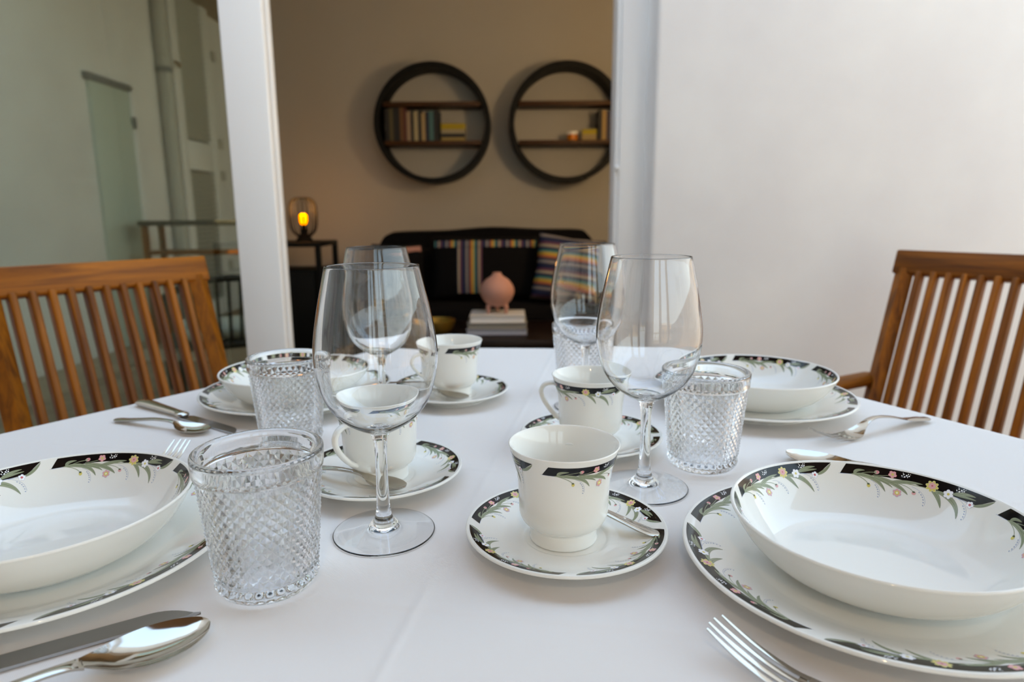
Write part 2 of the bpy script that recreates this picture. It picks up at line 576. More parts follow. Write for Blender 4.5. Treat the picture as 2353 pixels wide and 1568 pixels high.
def cloth_mesh():
    cx_, cy_ = 0.0, 0.65
    n = len(POLY)
    per = [math.hypot(POLY[(i + 1) % n][0] - POLY[i][0], POLY[(i + 1) % n][1] - POLY[i][1]) for i in range(n)]
    ring = []
    for i in range(n):
        a, b = POLY[i], POLY[(i + 1) % n]
        k = int(per[i] / 0.008)
        for j in range(k):
            t = j / k
            ring.append((a[0] + (b[0] - a[0]) * t, a[1] + (b[1] - a[1]) * t))
    ring.reverse()                       # counter-clockwise
    N = len(ring)
    # round the corners a little
    for _ in range(3):
        ring = [((ring[i - 1][0] + ring[i][0] + ring[(i + 1) % N][0]) / 3, (ring[i - 1][1] + ring[i][1] + ring[(i + 1) % N][1]) / 3) for i in range(N)]
    verts, faces = [(cx_, cy_, TZ)], []
    ks = [0.04, 0.1, 0.2, 0.3, 0.4, 0.5, 0.6, 0.7, 0.8, 0.88, 0.94, 0.975, 0.99]
    rows = []
    for k in ks:
        rows.append([(cx_ + (x - cx_) * k, cy_ + (y - cy_) * k, TZ) for x, y in ring])
    nor = []
    for i in range(N):
        dx, dy = ring[(i + 1) % N][0] - ring[i - 1][0], ring[(i + 1) % N][1] - ring[i - 1][1]
        L = math.hypot(dx, dy)
        nor.append((dy / L, -dx / L))
    for off, dz in ((0.001, 0.0), (0.004, -0.002), (0.006, -0.006), (0.007, -0.02)):
        rows.append([(x + a * off, y + b * off, TZ + dz) for (x, y), (a, b) in zip(ring, nor)])
    for q in range(1, 8):
        dz = -0.02 - 0.034 * q
        row = []
        for i, ((x, y), (a, b)) in enumerate(zip(ring, nor)):
            s = i * 0.008
            w = 0.007 + (0.011 + 0.009 * math.sin(s * 19) + 0.006 * math.sin(s * 47 + 1)) * (q / 7)
            row.append((x + a * w, y + b * w, TZ + dz))
        rows.append(row)
    base = 1
    for r in rows:
        verts += r
    for i in range(N):
        faces.append((0, base + i, base + (i + 1) % N))
    for q in range(len(rows) - 1):
        for i in range(N):
            j = (i + 1) % N
            faces.append((base + q * N + i, base + (q + 1) * N + i, base + (q + 1) * N + j, base + q * N + j))
    return mesh_of('tablecloth', verts, faces, True, 80)
tag(obj('tablecloth', cloth_mesh(), M['cloth']), 'white cotton cloth with ironed folds spread over the dining table', 'tablecloth')

# ------------------------------------------------------------------ folding armchairs
def chair(name, label, loc, rotz):
    t = thing(name, label, 'chair', loc, rotz, 'slatted teak chairs at the table')
    lean = math.radians(16)
    ztop, yb = 0.895, -0.26
    def back_y(z):                          # front face of the back at height z
        return yb + (ztop - z) * math.tan(lean)
    # top rail
    o = obj('top_rail', box_me('top_rail', 0.48, 0.034, 0.062, 0.005), M['teak_x'], t, (0, yb - 0.012, ztop - 0.031), (lean, 0, 0))
    # posts: back uprights that carry on down as front legs
    for s in (-1, 1):
        path = [(s * 0.212, back_y(0.85) - 0.014, 0.85), (s * 0.212, back_y(0.44) - 0.014, 0.44), (s * 0.212, 0.0, 0.30), (s * 0.212, 0.22, 0.0)]
        obj('back_post', sweep('back_post', path, (0.023, 0.016), 4, Vector((1, 0, 0))), M['teak_z'], t)
    # back slats
    zl = 0.40
    ln = (ztop - 0.05 - zl) / math.cos(lean)
    sm = box_me('slat', 0.0150, 0.028, ln, 0.004)
    for i in range(11):
        x = (i - 5) * 0.0345
        zc = (ztop - 0.05 + zl) / 2
        obj('back_slat', sm, M['teak_z'], t, (x, back_y(zc) - 0.012, zc), (lean, 0, 0))
    obj('lower_rail', box_me('lower_rail', 0.39, 0.026, 0.05, 0.004), M['teak_x'], t, (0, back_y(0.42) - 0.014, 0.40), (lean, 0, 0))
    # seat
    for s in (-1, 1):
        obj('seat_rail', box_me('seat_rail', 0.024, 0.44, 0.045, 0.004), M['teak_y'], t, (s * 0.19, 0.06, 0.405))
    ss = box_me('seat_slat', 0.40, 0.046, 0.016, 0.004)
    for i in range(8):
        obj('seat_slat', ss, M['teak_x'], t, (0, -0.13 + i * 0.054, 0.436))
    # rear legs and arms
    for s in (-1, 1):
        obj('rear_leg', sweep('rear_leg', [(s * 0.238, 0.20, 0.545), (s * 0.238, 0.10, 0.42), (s * 0.238, -0.27, 0.0)], (0.022, 0.014), 4, Vector((1, 0, 0))), M['teak_z'], t)
        am = catmull([(s * 0.245, back_y(0.56) - 0.035, 0.562), (s * 0.25, 0.0, 0.566), (s * 0.252, 0.14, 0.568), (s * 0.25, 0.25, 0.552)], 5)
        obj('armrest', sweep('armrest', am, (0.018, 0.027), 12), M['teak_y'], t)
    obj('stretcher', box_me('stretcher', 0.40, 0.022, 0.04, 0.004), M['teak_x'], t, (0, 0.145, 0.12))
    return t
chair('folding_armchair', 'slatted wooden armchair standing before the glazed sliding door', (-0.688, 1.283, 0), math.radians(-126.2))
chair('folding_armchair', 'slatted wooden armchair standing against the plain white wall', (0.905, 1.361, 0), math.radians(122.7))

# ------------------------------------------------------------------ china with printed floral border
class Surf:
    """points of a turned surface by angle and distance (mm) from the rim; 'prof' runs from the rim"""
    def __init__(self, prof, flip=1.0):
        self.p = dense(prof, 0.0006)
        self.s = [0.0]
        for a, b in zip(self.p, self.p[1:]):
            self.s.append(self.s[-1] + 1000 * math.hypot(b[0] - a[0], b[1] - a[1]))
        self.flip = flip
    def at(self, th, s, off):
        k = 0
        lo, hi = 0, len(self.s) - 1
        while hi - lo > 1:
            k = (lo + hi) // 2
            if self.s[k] <= s:
                lo = k
            else:
                hi = k
        f = (s - self.s[lo]) / max(1e-9, self.s[hi] - self.s[lo])
        a, b = self.p[lo], self.p[hi]
        q0, q1 = self.p[max(lo - 6, 0)], self.p[min(hi + 6, len(self.p) - 1)]
        dr, dz = q1[0] - q0[0], q1[1] - q0[1]
        L = math.hypot(dr, dz)
        nr, nz_ = self.flip * dz / L, -self.flip * dr / L
        r = a[0] + (b[0] - a[0]) * f + nr * off
        z = a[1] + (b[1] - a[1]) * f + nz_ * off
        return (r * math.cos(th), r * math.sin(th), z)

def decal(name, surf, nseg, th0, k, s0, rmid, way=1):
    V, F, MI = [], [], []
    dth = 2 * PI / nseg
    W = rmid * dth * 1000
    uk = 122.0 / W * k                       # keeps round shapes round
    LAY = 0.000018
    BASE = 0.00005 if way < 0 else 0.00004
    cur = [0.0]
    def put(t, s, layer):
        V.append(surf.at(cur[0] - way * t * dth, s0 + k * s, LAY * layer + BASE))
        return len(V) - 1
    def face(ids, c):
        F.append(tuple(ids))
        MI.append(DECAL.index(c))
    def strip(pts, widths, layer, c):
        prev = None
        n = len(pts)
        for i, (t, s) in enumerate(pts):
            a, b = pts[max(i - 1, 0)], pts[min(i + 1, n - 1)]
            du, ds = (b[0] - a[0]) * 122 / uk, b[1] - a[1]
            L = math.hypot(du, ds) or 1
            nu, ns = -ds / L, du / L
            w = widths[i]
            row = (put(t + nu * w * uk / 122, s + ns * w, layer), put(t - nu * w * uk / 122, s - ns * w, layer))
            if prev:
                face((prev[0], row[0], row[1], prev[1]), c)
            prev = row
    def bez(p0, p1, p2, n=12):
        return [((1 - t) ** 2 * p0[0] + 2 * t * (1 - t) * p1[0] + t * t * p2[0],
                 (1 - t) ** 2 * p0[1] + 2 * t * (1 - t) * p1[1] + t * t * p2[1]) for t in [i / n for i in range(n + 1)]]
    def leaf(p0, p1, p2, w, layer=3):
        pts = bez(p0, p1, p2)
        n = len(pts) - 1
        ws = [0.84 * w * (math.sin(PI * min(1, (i / n) ** 0.8)) ** 0.75) * 0.5 + 0.05 for i in range(n + 1)]
        strip(pts, [x + 0.12 for x in ws], layer, 'vein')
        strip(pts, ws, layer + 1, 'leaf')
        strip(pts[1:-1], [0.07] * (n - 1), layer + 2, 'vein')
        strip([(a[0], a[1]) for a in bez(p0, (p1[0] + 0.006, p1[1] + 0.8), p2)][2:-3], [0.05] * (n - 4), layer + 2, 'vein')
    def line(p0, p1, p2, w, c, layer=2, n=10):
        strip(bez(p0, p1, p2, n), [w] * (n + 1), layer, c)
    def blob(t, s, ru, rs, layer, c, rot=0.0, n=10):
        c0 = put(t, s, layer)
        ring = []
        for i in range(n):
            a = 2 * PI * i / n
            x, y = ru * math.cos(a), rs * math.sin(a)
            x, y = x * math.cos(rot) - y * math.sin(rot), x * math.sin(rot) + y * math.cos(rot)
            ring.append(put(t + x * uk / 122, s + y, layer))
        for i in range(n):
            face((c0, ring[(i + 1) % n], ring[i]), c)
    def flower(t, s, R, petals, layer, c, rot=0.0, slim=0.95, edge=None):
        for i in range(petals):
            a = rot + 2 * PI * i / petals
            d_ = R * 0.58
            tt, ss = t + d_ * math.cos(a) * uk / 122, s + d_ * math.sin(a)
            tw = R * 0.58 * math.sin(PI / petals) * 1.25 * slim
            if edge:
                blob(tt, ss, R * 0.42 + 0.18, tw + 0.18, layer, edge, a, 9)
            blob(tt, ss, R * 0.42, tw, layer + 1, c, a, 9)
        blob(t, s, R * 0.45, R * 0.45, layer + 1, c)
    def bells(t, s, c='white'):
        for (x, y, r) in ((-2.6, 0.8, 0.55), (-1.5, -0.6, 0.6), (-0.6, 1.2, 0.7), (0.6, -0.2, 0.7), (1.6, -1.4, 0.5), (2.4, 0.0, 0.65), (1.4, 1.1, 0.45), (3.0, -1.5, 0.35), (-2.0, -1.6, 0.35)):
            blob(t + x * uk / 122, s + y, r, r * 0.8, 3, c, x, 7)
        line((t - 2.6 / 122 * uk, s + 2.0), (t, s + 1.0), (t + 2.8 / 122 * uk, s - 0.6), 0.1, 'blue', 2, 5)
    def spray(p0, p1, p2):
        line(p0, p1, p2, 0.11, 'blue', 2)
        pts = bez(p0, p1, p2, 8)
        for i in range(3, 9):
            t, s = pts[i]
            blob(t - 1.2 / 122 * uk, s + 0.5, 0.75, 0.42, 3, 'blue', 0.7, 6)
    for g in range(nseg):
        cur[0] = th0 - way * g * dth
        # black band
        nu, ns = 60, 6
        sin_ = lambda f: 10.8 - 1.5 * math.sin(PI * min(1, f / 0.9)) ** 2 + 1.3 * max(0, math.sin((f - 0.5) * PI / 0.25)) * (0.5 < f < 0.75) + 0.6 * f
        grid = []
        for i in range(nu + 1):
            f = i / nu
            col = []
            for j in range(ns + 1):
                s = 2.5 + (sin_(f) - 2.5) * j / ns
                ta = 0.046 - 0.040 * (s - 3) / 7.5
                tb_ = 0.945 - 0.075 * (s - 3) / 7.5
                col.append(put(ta + (tb_ - ta) * f, s, 0))
            grid.append(col)
        for i in range(nu):
            for j in range(ns):
                face((grid[i][j], grid[i][j + 1], grid[i + 1][j + 1], grid[i + 1][j]), 'black')
        line((-0.005, 10.9), (0.05, 10.9), (0.12, 10.7), 0.14, 'blue', 1)
        # stems
        line((0.08, 10.7), (0.30, 12.5), (0.57, 11.0), 0.28, 'leaf', 2)
        line((0.13, 9.8), (0.18, 7.5), (0.23, 7.2), 0.2, 'leaf', 2)
        line((0.22, 9.5), (0.29, 9.2), (0.335, 7.0), 0.2, 'leaf', 2)
        line((0.10, 11.0), (0.17, 13.5), (0.19, 17.5), 0.26, 'leaf', 2)
        line((0.36, 13.0), (0.44, 13.0), (0.478, 17.0), 0.24, 'leaf', 2)
        line((0.60, 11.0), (0.72, 10.5), (0.824, 12.5), 0.2, 'blue', 2)
        line((0.824, 12.5), (0.86, 12.4), (0.90, 9.5), 0.14, 'blue', 2)
        # leaves
        leaf((0.10, 10.6), (0.095, 6.6), (0.165, 6.6), 2.6)
        leaf((0.08, 10.6), (0.25, 9.0), (0.302, 21.5), 3.6)
        leaf((0.17, 11.3), (0.28, 11.5), (0.345, 17.2), 2.2)
        leaf((0.22, 10.2), (0.39, 13.5), (0.446, 20.3), 3.4)
        leaf((0.31, 14.0), (0.40, 10.0), (0.52, 9.2), 3.2)
        leaf((0.57, 11.0), (0.625, 13.0), (0.666, 23.2), 3.6)
        leaf((0.59, 11.4), (0.75, 11.5), (0.79, 26.8), 4.2)
        leaf((0.70, 9.6), (0.765, 6.0), (0.835, 6.0), 2.6)
        leaf((0.70, 10.0), (0.78, 8.4), (0.845, 8.2), 1.8)
        leaf((0.84, 12.6), (0.905, 10.6), (0.947, 3.4), 2.6)
        # blossoms
        blob(0.239, 6.9, 2.0, 1.5, 6, 'pink', -0.3)
        blob(0.231, 7.1, 0.9, 1.0, 7, 'leaf')
        blob(0.245, 6.6, 0.7, 0.6, 7, 'rose')
        flower(0.335, 6.6, 3.0, 5, 6, 'pink', 0.3, edge='rose')
        blob(0.335, 6.6, 0.95, 0.95, 8, 'yellow')
        bells(0.412, 5.4)
        flower(0.575, 8.6, 4.6, 8, 6, 'yellow', 0.1, 0.9, edge='cream')
        flower(0.575, 8.2, 2.9, 6, 8, 'pink', 0.5)
        blob(0.575, 8.2, 0.7, 0.7, 10, 'rose')
        flower(0.68, 10.8, 3.7, 6, 6, 'white', 0.2, edge='lilac')
        blob(0.68, 10.8, 1.0, 1.0, 8, 'yellow')
        bells(0.738, 5.0)
        flower(0.824, 12.8, 2.7, 5, 6, 'white', 0.0, edge='lilac')
        blob(0.824, 12.8, 1.0, 1.0, 8, 'rose')
        blob(0.193, 18.6, 1.4, 1.7, 6, 'yellow')
        blob(0.191, 17.4, 1.1, 0.8, 7, 'vein')
        flower(0.379, 20.6, 3.4, 6, 6, 'pink', 0.4, edge='lilac')
        blob(0.379, 20.6, 1.9, 1.8, 8, 'yellow')
        blob(0.379, 20.6, 0.9, 0.9, 9, 'cream')
        blob(0.481, 17.8, 1.6, 1.5, 6, 'pink')
        blob(0.479, 16.9, 1.1, 0.7, 7, 'vein')
        spray((0.205, 14.0), (0.275, 17.0), (0.268, 26.5))
        spray((0.46, 13.0), (0.56, 15.0), (0.568, 25.0))
        spray((0.74, 11.5), (0.84, 15.0), (0.834, 25.0))
    me = bpy.data.meshes.new(name)
    me.from_pydata(V, [], F)
    for c in DECAL:
        me.materials.append(M['d_' + c])
    me.polygons.foreach_set('material_index', MI)
    me.polygons.foreach_set('use_smooth', [True] * len(F))
    me.update()
    return me

# profiles (metres), rim first, over the upper side, then the underside
def ware(top_side, under):
    lip = [top_side[0]]
    up = catmull(top_side, 6)
    un = catmull(under, 6)
    return up, list(reversed(un)) + up       # foot ... rim ... centre

PLATE_UP, PLATE = ware([(0.1266, 0.0202), (0.1250, 0.0200), (0.118, 0.0182), (0.105, 0.0142), (0.092, 0.0098), (0.082, 0.0068), (0.074, 0.0058), (0.05, 0.0056), (0.02, 0.0056), (0, 0.0056)],
                       [(0.1266, 0.0202), (0.1274, 0.0190), (0.1264, 0.0176), (0.118, 0.0148), (0.10, 0.0088), (0.084, 0.0022), (0.081, 0.0), (0.077, 0.0), (0.075, 0.0018), (0.05, 0.002), (0, 0.002)])
BOWL_UP, BOWL = ware([(0.0978, 0.0424), (0.0962, 0.0418), (0.0925, 0.0362), (0.086, 0.0262), (0.078, 0.0170), (0.069, 0.0100), (0.060, 0.0064), (0.05, 0.0054), (0.02, 0.005), (0, 0.005)],
                     [(0.0978, 0.0424), (0.0986, 0.0412), (0.0976, 0.0390), (0.0935, 0.0310), (0.086, 0.0200), (0.076, 0.0105), (0.064, 0.0035), (0.058, 0.0008), (0.055, 0.0), (0.052, 0.0), (0.050, 0.0015), (0.03, 0.0018), (0, 0.0018)])
SAUCER_UP, SAUCER = ware([(0.0769, 0.0171), (0.0755, 0.0168), (0.070, 0.0150), (0.060, 0.0112), (0.050, 0.0082), (0.042, 0.0070), (0.034, 0.0068), (0.0318, 0.0062), (0.029, 0.0060), (0.01, 0.0060), (0, 0.0060)],
                         [(0.0769, 0.0171), (0.0777, 0.0160), (0.0768, 0.0146), (0.068, 0.0112), (0.055, 0.0060), (0.047, 0.0018), (0.045, 0.0), (0.042, 0.0), (0.040, 0.0018), (0.02, 0.0022), (0, 0.0022)])
CUP_OUT = [(0.0416, 0.0768), (0.0421, 0.0762), (0.0418, 0.0750), (0.0396, 0.0685), (0.0368, 0.058), (0.0352, 0.047), (0.0346, 0.036), (0.0343, 0.027), (0.0338, 0.0215), (0.0318, 0.0168), (0.0288, 0.0137),
           (0.0266, 0.0122), (0.0257, 0.0108), (0.0256, 0.009), (0.0258, 0.004), (0.0262, 0.0012), (0.0256, 0.0), (0.0236, 0.0), (0.0226, 0.0020), (0.0222, 0.0060), (0.012, 0.0070), (0, 0.0070)]
CUP_IN = [(0.0416, 0.0768), (0.0410, 0.0765), (0.0398, 0.0745), (0.0372, 0.068), (0.0345, 0.058), (0.0329, 0.047), (0.0323, 0.036), (0.0318, 0.026), (0.030, 0.0195), (0.026, 0.0155), (0.018, 0.0138), (0, 0.0134)]
cup_o, cup_i = catmull(CUP_OUT, 5), catmull(CUP_IN, 5)

me_plate, me_bowl, me_saucer = lathe('dinner_plate', PLATE, 160, 60), lathe('soup_bowl', BOWL, 160, 60), lathe('saucer', SAUCER, 144, 60)
me_cup = lathe('cup_body', list(reversed(cup_o)) + cup_i, 128, 60)
dc_plate = decal('plate_border', Surf(PLATE_UP, 1), 5, math.radians(155.5), 1.10, -0.6, 0.120)
dc_bowl = decal('bowl_border', Surf(BOWL_UP, 1), 5, math.radians(79.5), 1.0, 0.0, 0.094)
dc_saucer = decal('saucer_border', Surf(SAUCER_UP, 1), 4, math.radians(176.0), 0.92, 0.0, 0.073)
dc_cup = decal('cup_border', Surf(CUP_OUT, -1), 2, 0.0, 0.90, 3.2, 0.040, -1)

def plate(loc, rot, label):
    o = obj('dinner_plate', me_plate, M['china'], None, (loc[0], loc[1], TZ), (0, 0, math.radians(rot)))
    obj('floral_border', dc_plate, None, o)
    return tag(o, label, 'plate', 'dinner plates on the table')
def bowl(loc, rot, label):
    o = obj('soup_bowl', me_bowl, M['china'], None, (loc[0], loc[1], TZ + 0.0059), (0, 0, math.radians(rot)))
    obj('floral_border', dc_bowl, None, o)
    return tag(o, label, 'bowl', 'soup bowls on the dinner plates')
def saucer(loc, rot, label):
    o = obj('saucer', me_saucer, M['china'], None, (loc[0], loc[1], TZ), (0, 0, math.radians(rot)))
    obj('floral_border', dc_saucer, None, o)
    return tag(o, label, 'saucer', 'saucers on the table')

hp = catmull([(0.0355, 0.0605), (0.043, 0.0625), (0.0525, 0.0600), (0.0575, 0.0530), (0.0555, 0.0440), (0.0485, 0.0340), (0.0405, 0.0260), (0.0335, 0.0215)], 5)
me_handle = sweep('cup_handle', [(r, 0, z) for r, z in hp], [(0.0042 - 0.0010 * math.sin(PI * i / (len(hp) - 1)), 0.0026) for i in range(len(hp))], 12, Vector((0, 1, 0)))
def cup(loc, handle, slit, label):
    t = thing('teacup', label, 'cup', (loc[0], loc[1], TZ + 0.0063), 0, 'floral cups on their saucers')
    obj('cup_body', me_cup, M['china'], t)
    obj('handle', me_handle, M['china'], t, None, (0, 0, math.radians(handle)))
    obj('floral_border', dc_cup, None, t, None, (0, 0, math.radians(slit)))
    return t

plate((0.2498, 0.4213), 0, 'floral rimmed dinner plate beside the fork on the open stretch of cloth')
plate((-0.3433, 0.4544), -4, 'floral rimmed dinner plate beside the knife and large spoon lying side by side')
plate((0.3184, 0.8393), 25, 'floral rimmed dinner plate near the chair by the white wall')
plate((-0.2965, 0.8780), 40, 'floral rimmed dinner plate half hidden by a tumbler near the sliding door')
bowl((0.2541, 0.4214), 0, 'floral soup bowl on the plate beside the fork on open cloth')
bowl((-0.3463, 0.4540), -28, 'floral soup bowl on the plate next to the knife and large spoon')
bowl((0.3244, 0.8434), 12, 'floral soup bowl on the plate near the chair by the white wall')
bowl((-0.2965, 0.8720), 60, 'floral soup bowl half hidden by a tumbler near the sliding door')
saucer((0.0409, 0.4716), 0, 'floral saucer under the cup whose handle is turned away')
saucer((-0.1268, 0.5947), -15, 'floral saucer with a teaspoon lying in front of its cup')
saucer((0.0862, 0.6891), -5, 'floral saucer behind the cup whose handle is turned away')
saucer((-0.0837, 0.8848), 30, 'floral saucer standing by itself towards the open doorway')
cup((0.0389, 0.4713), 78, -119, 'flared white teacup with its handle turned out of sight')
cup((-0.1268, 0.5947), 240, -94, 'flared white teacup whose handle points at the wine glass stem')
cup((0.0850, 0.6856), 156, 152, 'flared white teacup standing behind the cup with the hidden handle')
cup((-0.0834, 0.8903), 214, -100, 'flared white teacup on the saucer nearest the open doorway')

# ------------------------------------------------------------------ wine glasses
def split_profile(p, i0, i1):
    return p[i0:i1 + 1]
wo_out_foot = [(0.0, 0.0040), (0.012, 0.0036), (0.024, 0.0020), (0.033, 0.0008), (0.0390, 0.0), (0.0403, 0.0004), (0.0406, 0.0011), (0.0399, 0.0018), (0.034, 0.0027), (0.024, 0.0046), (0.016, 0.0066), (0.0112, 0.0086), (0.0086, 0.0112)]
wo_out_stem = [(0.0086, 0.0112), (0.0066, 0.0150), (0.0054, 0.0230), (0.0049, 0.040), (0.0047, 0.058), (0.0050, 0.072), (0.0060, 0.0800), (0.0080, 0.0845)]
wo_out_bowl = [(0.0080, 0.0845), (0.0110, 0.0862), (0.0165, 0.0890), (0.0250, 0.0943), (0.0318, 0.1005), (0.0370, 0.1072), (0.0412, 0.1155), (0.0450, 0.1295), (0.0470, 0.1435), (0.0466, 0.1560), (0.0446, 0.1700), (0.0416, 0.1860), (0.0382, 0.2010), (0.0353, 0.2140),
               (0.0348, 0.2151), (0.0343, 0.2140), (0.0371, 0.2010), (0.0405, 0.1860), (0.0435, 0.1700), (0.0455, 0.1560), (0.0460, 0.1435), (0.0440, 0.1298), (0.0401, 0.1162), (0.0359, 0.1084), (0.0308, 0.1020), (0.0242, 0.0962), (0.0160, 0.0914), (0.0080, 0.0891), (0.0, 0.0885)]
me_foot = lathe('foot', catmull(wo_out_foot, 5), 112, 180)
me_stem = lathe('stem', catmull(wo_out_stem, 5), 112, 180)
me_wbowl = lathe('glass_bowl', catmull(wo_out_bowl, 5), 112, 180)
def wineglass(x, y, label):
    t = thing('wine_glass', label, 'wine glass', (x, y, TZ + 0.0002), 0, 'empty wine glasses on the table')
    obj('glass_bowl', me_wbowl, M['wine_glass'], t)
    obj('stem', me_stem, M['wine_glass'], t)
    obj('foot', me_foot, M['wine_glass'], t)
wineglass(-0.1044, 0.4914, 'empty wine glass in front of the saucer with the teaspoon on show')
wineglass(0.1227, 0.5763, 'empty wine glass beside the tumbler close to the white wall side')
wineglass(-0.1598, 0.7809, 'empty wine glass standing behind another, beside the saucer nearest the doorway')
wineglass(0.0965, 0.8385, 'empty wine glass in front of the tumbler nearest the doorway')

# ------------------------------------------------------------------ diamond-cut tumblers
def tumbler_meshes():
    N = 64
    zt, zb = 0.0835, 0.0115
    rb = lambda z: 0.0333 + (0.0398 - 0.0333) * (z - zb) / (zt - zb)
    ri = lambda z: 0.0298 + (0.0378 - 0.0298) * (z - 0.010) / (0.0993 - 0.010)
    ROWS = 18
    # body: outer pyramids + inner smooth wall
    V, F = [], []
    for j in range(ROWS + 1):
        z = zb + (zt - zb) * j / ROWS
        for i in range(N):
            a = 2 * PI * i / N
            r = rb(z)
            if (i + j) % 2 == 1 and 0 < j < ROWS:
                r += 0.0016
            V.append((r * math.cos(a), r * math.sin(a), z))
    for j in range(ROWS):
        for i in range(N):
            i2 = (i + 1) % N
            a, b, c, d_ = j * N + i, j * N + i2, (j + 1) * N + i2, (j + 1) * N + i
            if (i + j) % 2 == 0:          # a and c are valleys
                F += [(a, b, c), (a, c, d_)]
            else:
                F += [(a, b, d_), (b, c, d_)]
    flat = len(F)
    base = len(V)
    K = 16
    for j in range(K + 1):
        z = zb + (zt - zb) * j / K
        for i in range(N):
            a = 2 * PI * i / N
            V.append((ri(z) * math.cos(a), ri(z) * math.sin(a), z))
    for j in range(K):
        for i in range(N):
            i2 = (i + 1) % N
            F.append((base + j * N + i, base + (j + 1) * N + i, base + (j + 1) * N + i2, base + j * N + i2))
    body = bpy.data.meshes.new('tumbler_body')
    body.from_pydata(V, [], F)
    body.polygons.foreach_set('use_smooth', [False] * flat + [True] * (len(F) - flat))
    body.materials.append(M['diamond_glass'])
    body.materials.append(M['pressed_glass'])
    body.polygons.foreach_set('material_index', [0] * flat + [1] * (len(F) - flat))
    body.update()
    # plain rim band
    rim = lathe('tumbler_rim', [(rb(zt), zt), (0.0412, zt + 0.0006), (0.0421, zt + 0.002), (0.0424, zt + 0.006), (0.0427, 0.0960), (0.0426, 0.0980), (0.0418, 0.0990), (0.0406, 0.0993), (0.0394, 0.0990), (0.0385, 0.0982), (ri(0.097), 0.0970)] +
                [(ri(z), z) for z in (0.094, 0.090, 0.087, zt)], N, 60)
    # base with a ring of beads
    NB = 256
    V, F, rows = [], [], []
    def chord(a):                         # so the many-sided base meets the 64-sided body without gaps
        w = (a + PI / N) % (2 * PI / N) - PI / N
        return math.cos(PI / N) / math.cos(((a % (2 * PI / N)) - PI / N))
    prof = [(rb(zb), zb, 0.0, True), (0.0336, 0.0100, 0.6, False), (0.0340, 0.0082, 1.0, False), (0.0338, 0.0064, 1.0, False), (0.0332, 0.0046, 0.6, False), (0.0324, 0.0030, 0.15, False), (0.0312, 0.0012, 0.0, False), (0.0296, 0.0002, 0.0, False), (0.0270, 0.0, 0.0, False), (0.024, 0.0008, 0, False), (0.010, 0.0010, 0, False)]
    for r, z, amp, seam in prof:
        row = []
        for i in range(NB):
            a = 2 * PI * i / NB
            bump = 0.0014 * amp * (abs(math.cos(16 * a)) ** 0.7 - 0.3)
            rr = r * chord(a) if seam else r + bump
            row.append(len(V))
            V.append((rr * math.cos(a), rr * math.sin(a), z))
        rows.append(row)
    for p, q in zip(rows, rows[1:]):
        for i in range(NB):
            j = (i + 1) % NB
            F.append((p[j], p[i], q[i], q[j]))
    c0 = len(V)
    V.append((0, 0, 0.0010))
    for i in range(NB):
        F.append((rows[-1][(i + 1) % NB], rows[-1][i], c0))
    # inner floor
    prev = None
    for r, z in [(ri(zb), zb), (0.0285, 0.0102), (0.026, 0.0094), (0.015, 0.0090)]:
        row = []
        for i in range(N):
            a = 2 * PI * i / N
            row.append(len(V))
            V.append((r * math.cos(a), r * math.sin(a), z))
        if prev:
            for i in range(N):
                j = (i + 1) % N
                F.append((prev[i], prev[j], row[j], row[i]))
        prev = row
    c1 = len(V)
    V.append((0, 0, 0.0090))
    for i in range(N):
        F.append((prev[i], prev[(i + 1) % N], c1))
    foot = mesh_of('tumbler_base', V, F, True, 60)
    return body, rim, foot
tm_body, tm_rim, tm_base = tumbler_meshes()
def tumbler(x, y, rot, label):
    t = thing('tumbler', label, 'tumbler', (x, y, TZ + 0.0002), math.radians(rot), 'diamond-cut glass tumblers on the table')
    obj('tumbler_body', tm_body, M['diamond_glass'], t)
    obj('rim', tm_rim, M['pressed_glass'], t)
    obj('base', tm_base, M['pressed_glass'], t)
tumbler(-0.1718, 0.4191, 0, 'diamond-cut glass tumbler beside the bowl, next to the large spoon and knife')
tumbler(0.1932, 0.6332, 2, 'diamond-cut glass tumbler between a wine glass and the spoon tip')
tumbler(-0.2525, 0.7140, 3, 'diamond-cut glass tumbler in front of a bowl near the sliding door')
tumbler(0.1000, 0.9240, 1, 'diamond-cut glass tumbler behind a wine glass at the doorway end')

# ------------------------------------------------------------------ cutlery
def loft(name, st, nj=9, th=0.0016):
    """st: stations (x, height of edge, half width, sag in the middle[, y offset])"""
    st = catmull(st, 5)
    V, F = [], []
    n = len(st)
    for q in (0, 1):
        for s in st:
            x, zc, w, sag = s[:4]
            y0 = s[4] if len(s) > 4 else 0
            for j in range(nj):
                u = -1 + 2 * j / (nj - 1)
                z = zc - sag * (1 - u * u)
                if q:
                    z -= th * (0.35 + 0.65 * (1 - abs(u) ** 3))
                V.append((x, y0 + w * u, z))
    o = n * nj
    for i in range(n - 1):
        for j in range(nj - 1):
            a, b, c, d_ = i * nj + j, (i + 1) * nj + j, (i + 1) * nj + j + 1, i * nj + j + 1
            F.append((a, b, c, d_))
            F.append((o + d_, o + c, o + b, o + a))
        F.append((i * nj, o + i * nj, o + (i + 1) * nj, (i + 1) * nj))
        F.append((i * nj + nj - 1, (i + 1) * nj + nj - 1, o + (i + 1) * nj + nj - 1, o + i * nj + nj - 1))
    for i in (0, n - 1):
        for j in range(nj - 1):
            f = (i * nj + j, i * nj + j + 1, o + i * nj + j + 1, o + i * nj + j)
            F.append(f if i == 0 else tuple(reversed(f)))
    return mesh_of(name, V, F, True, 70)

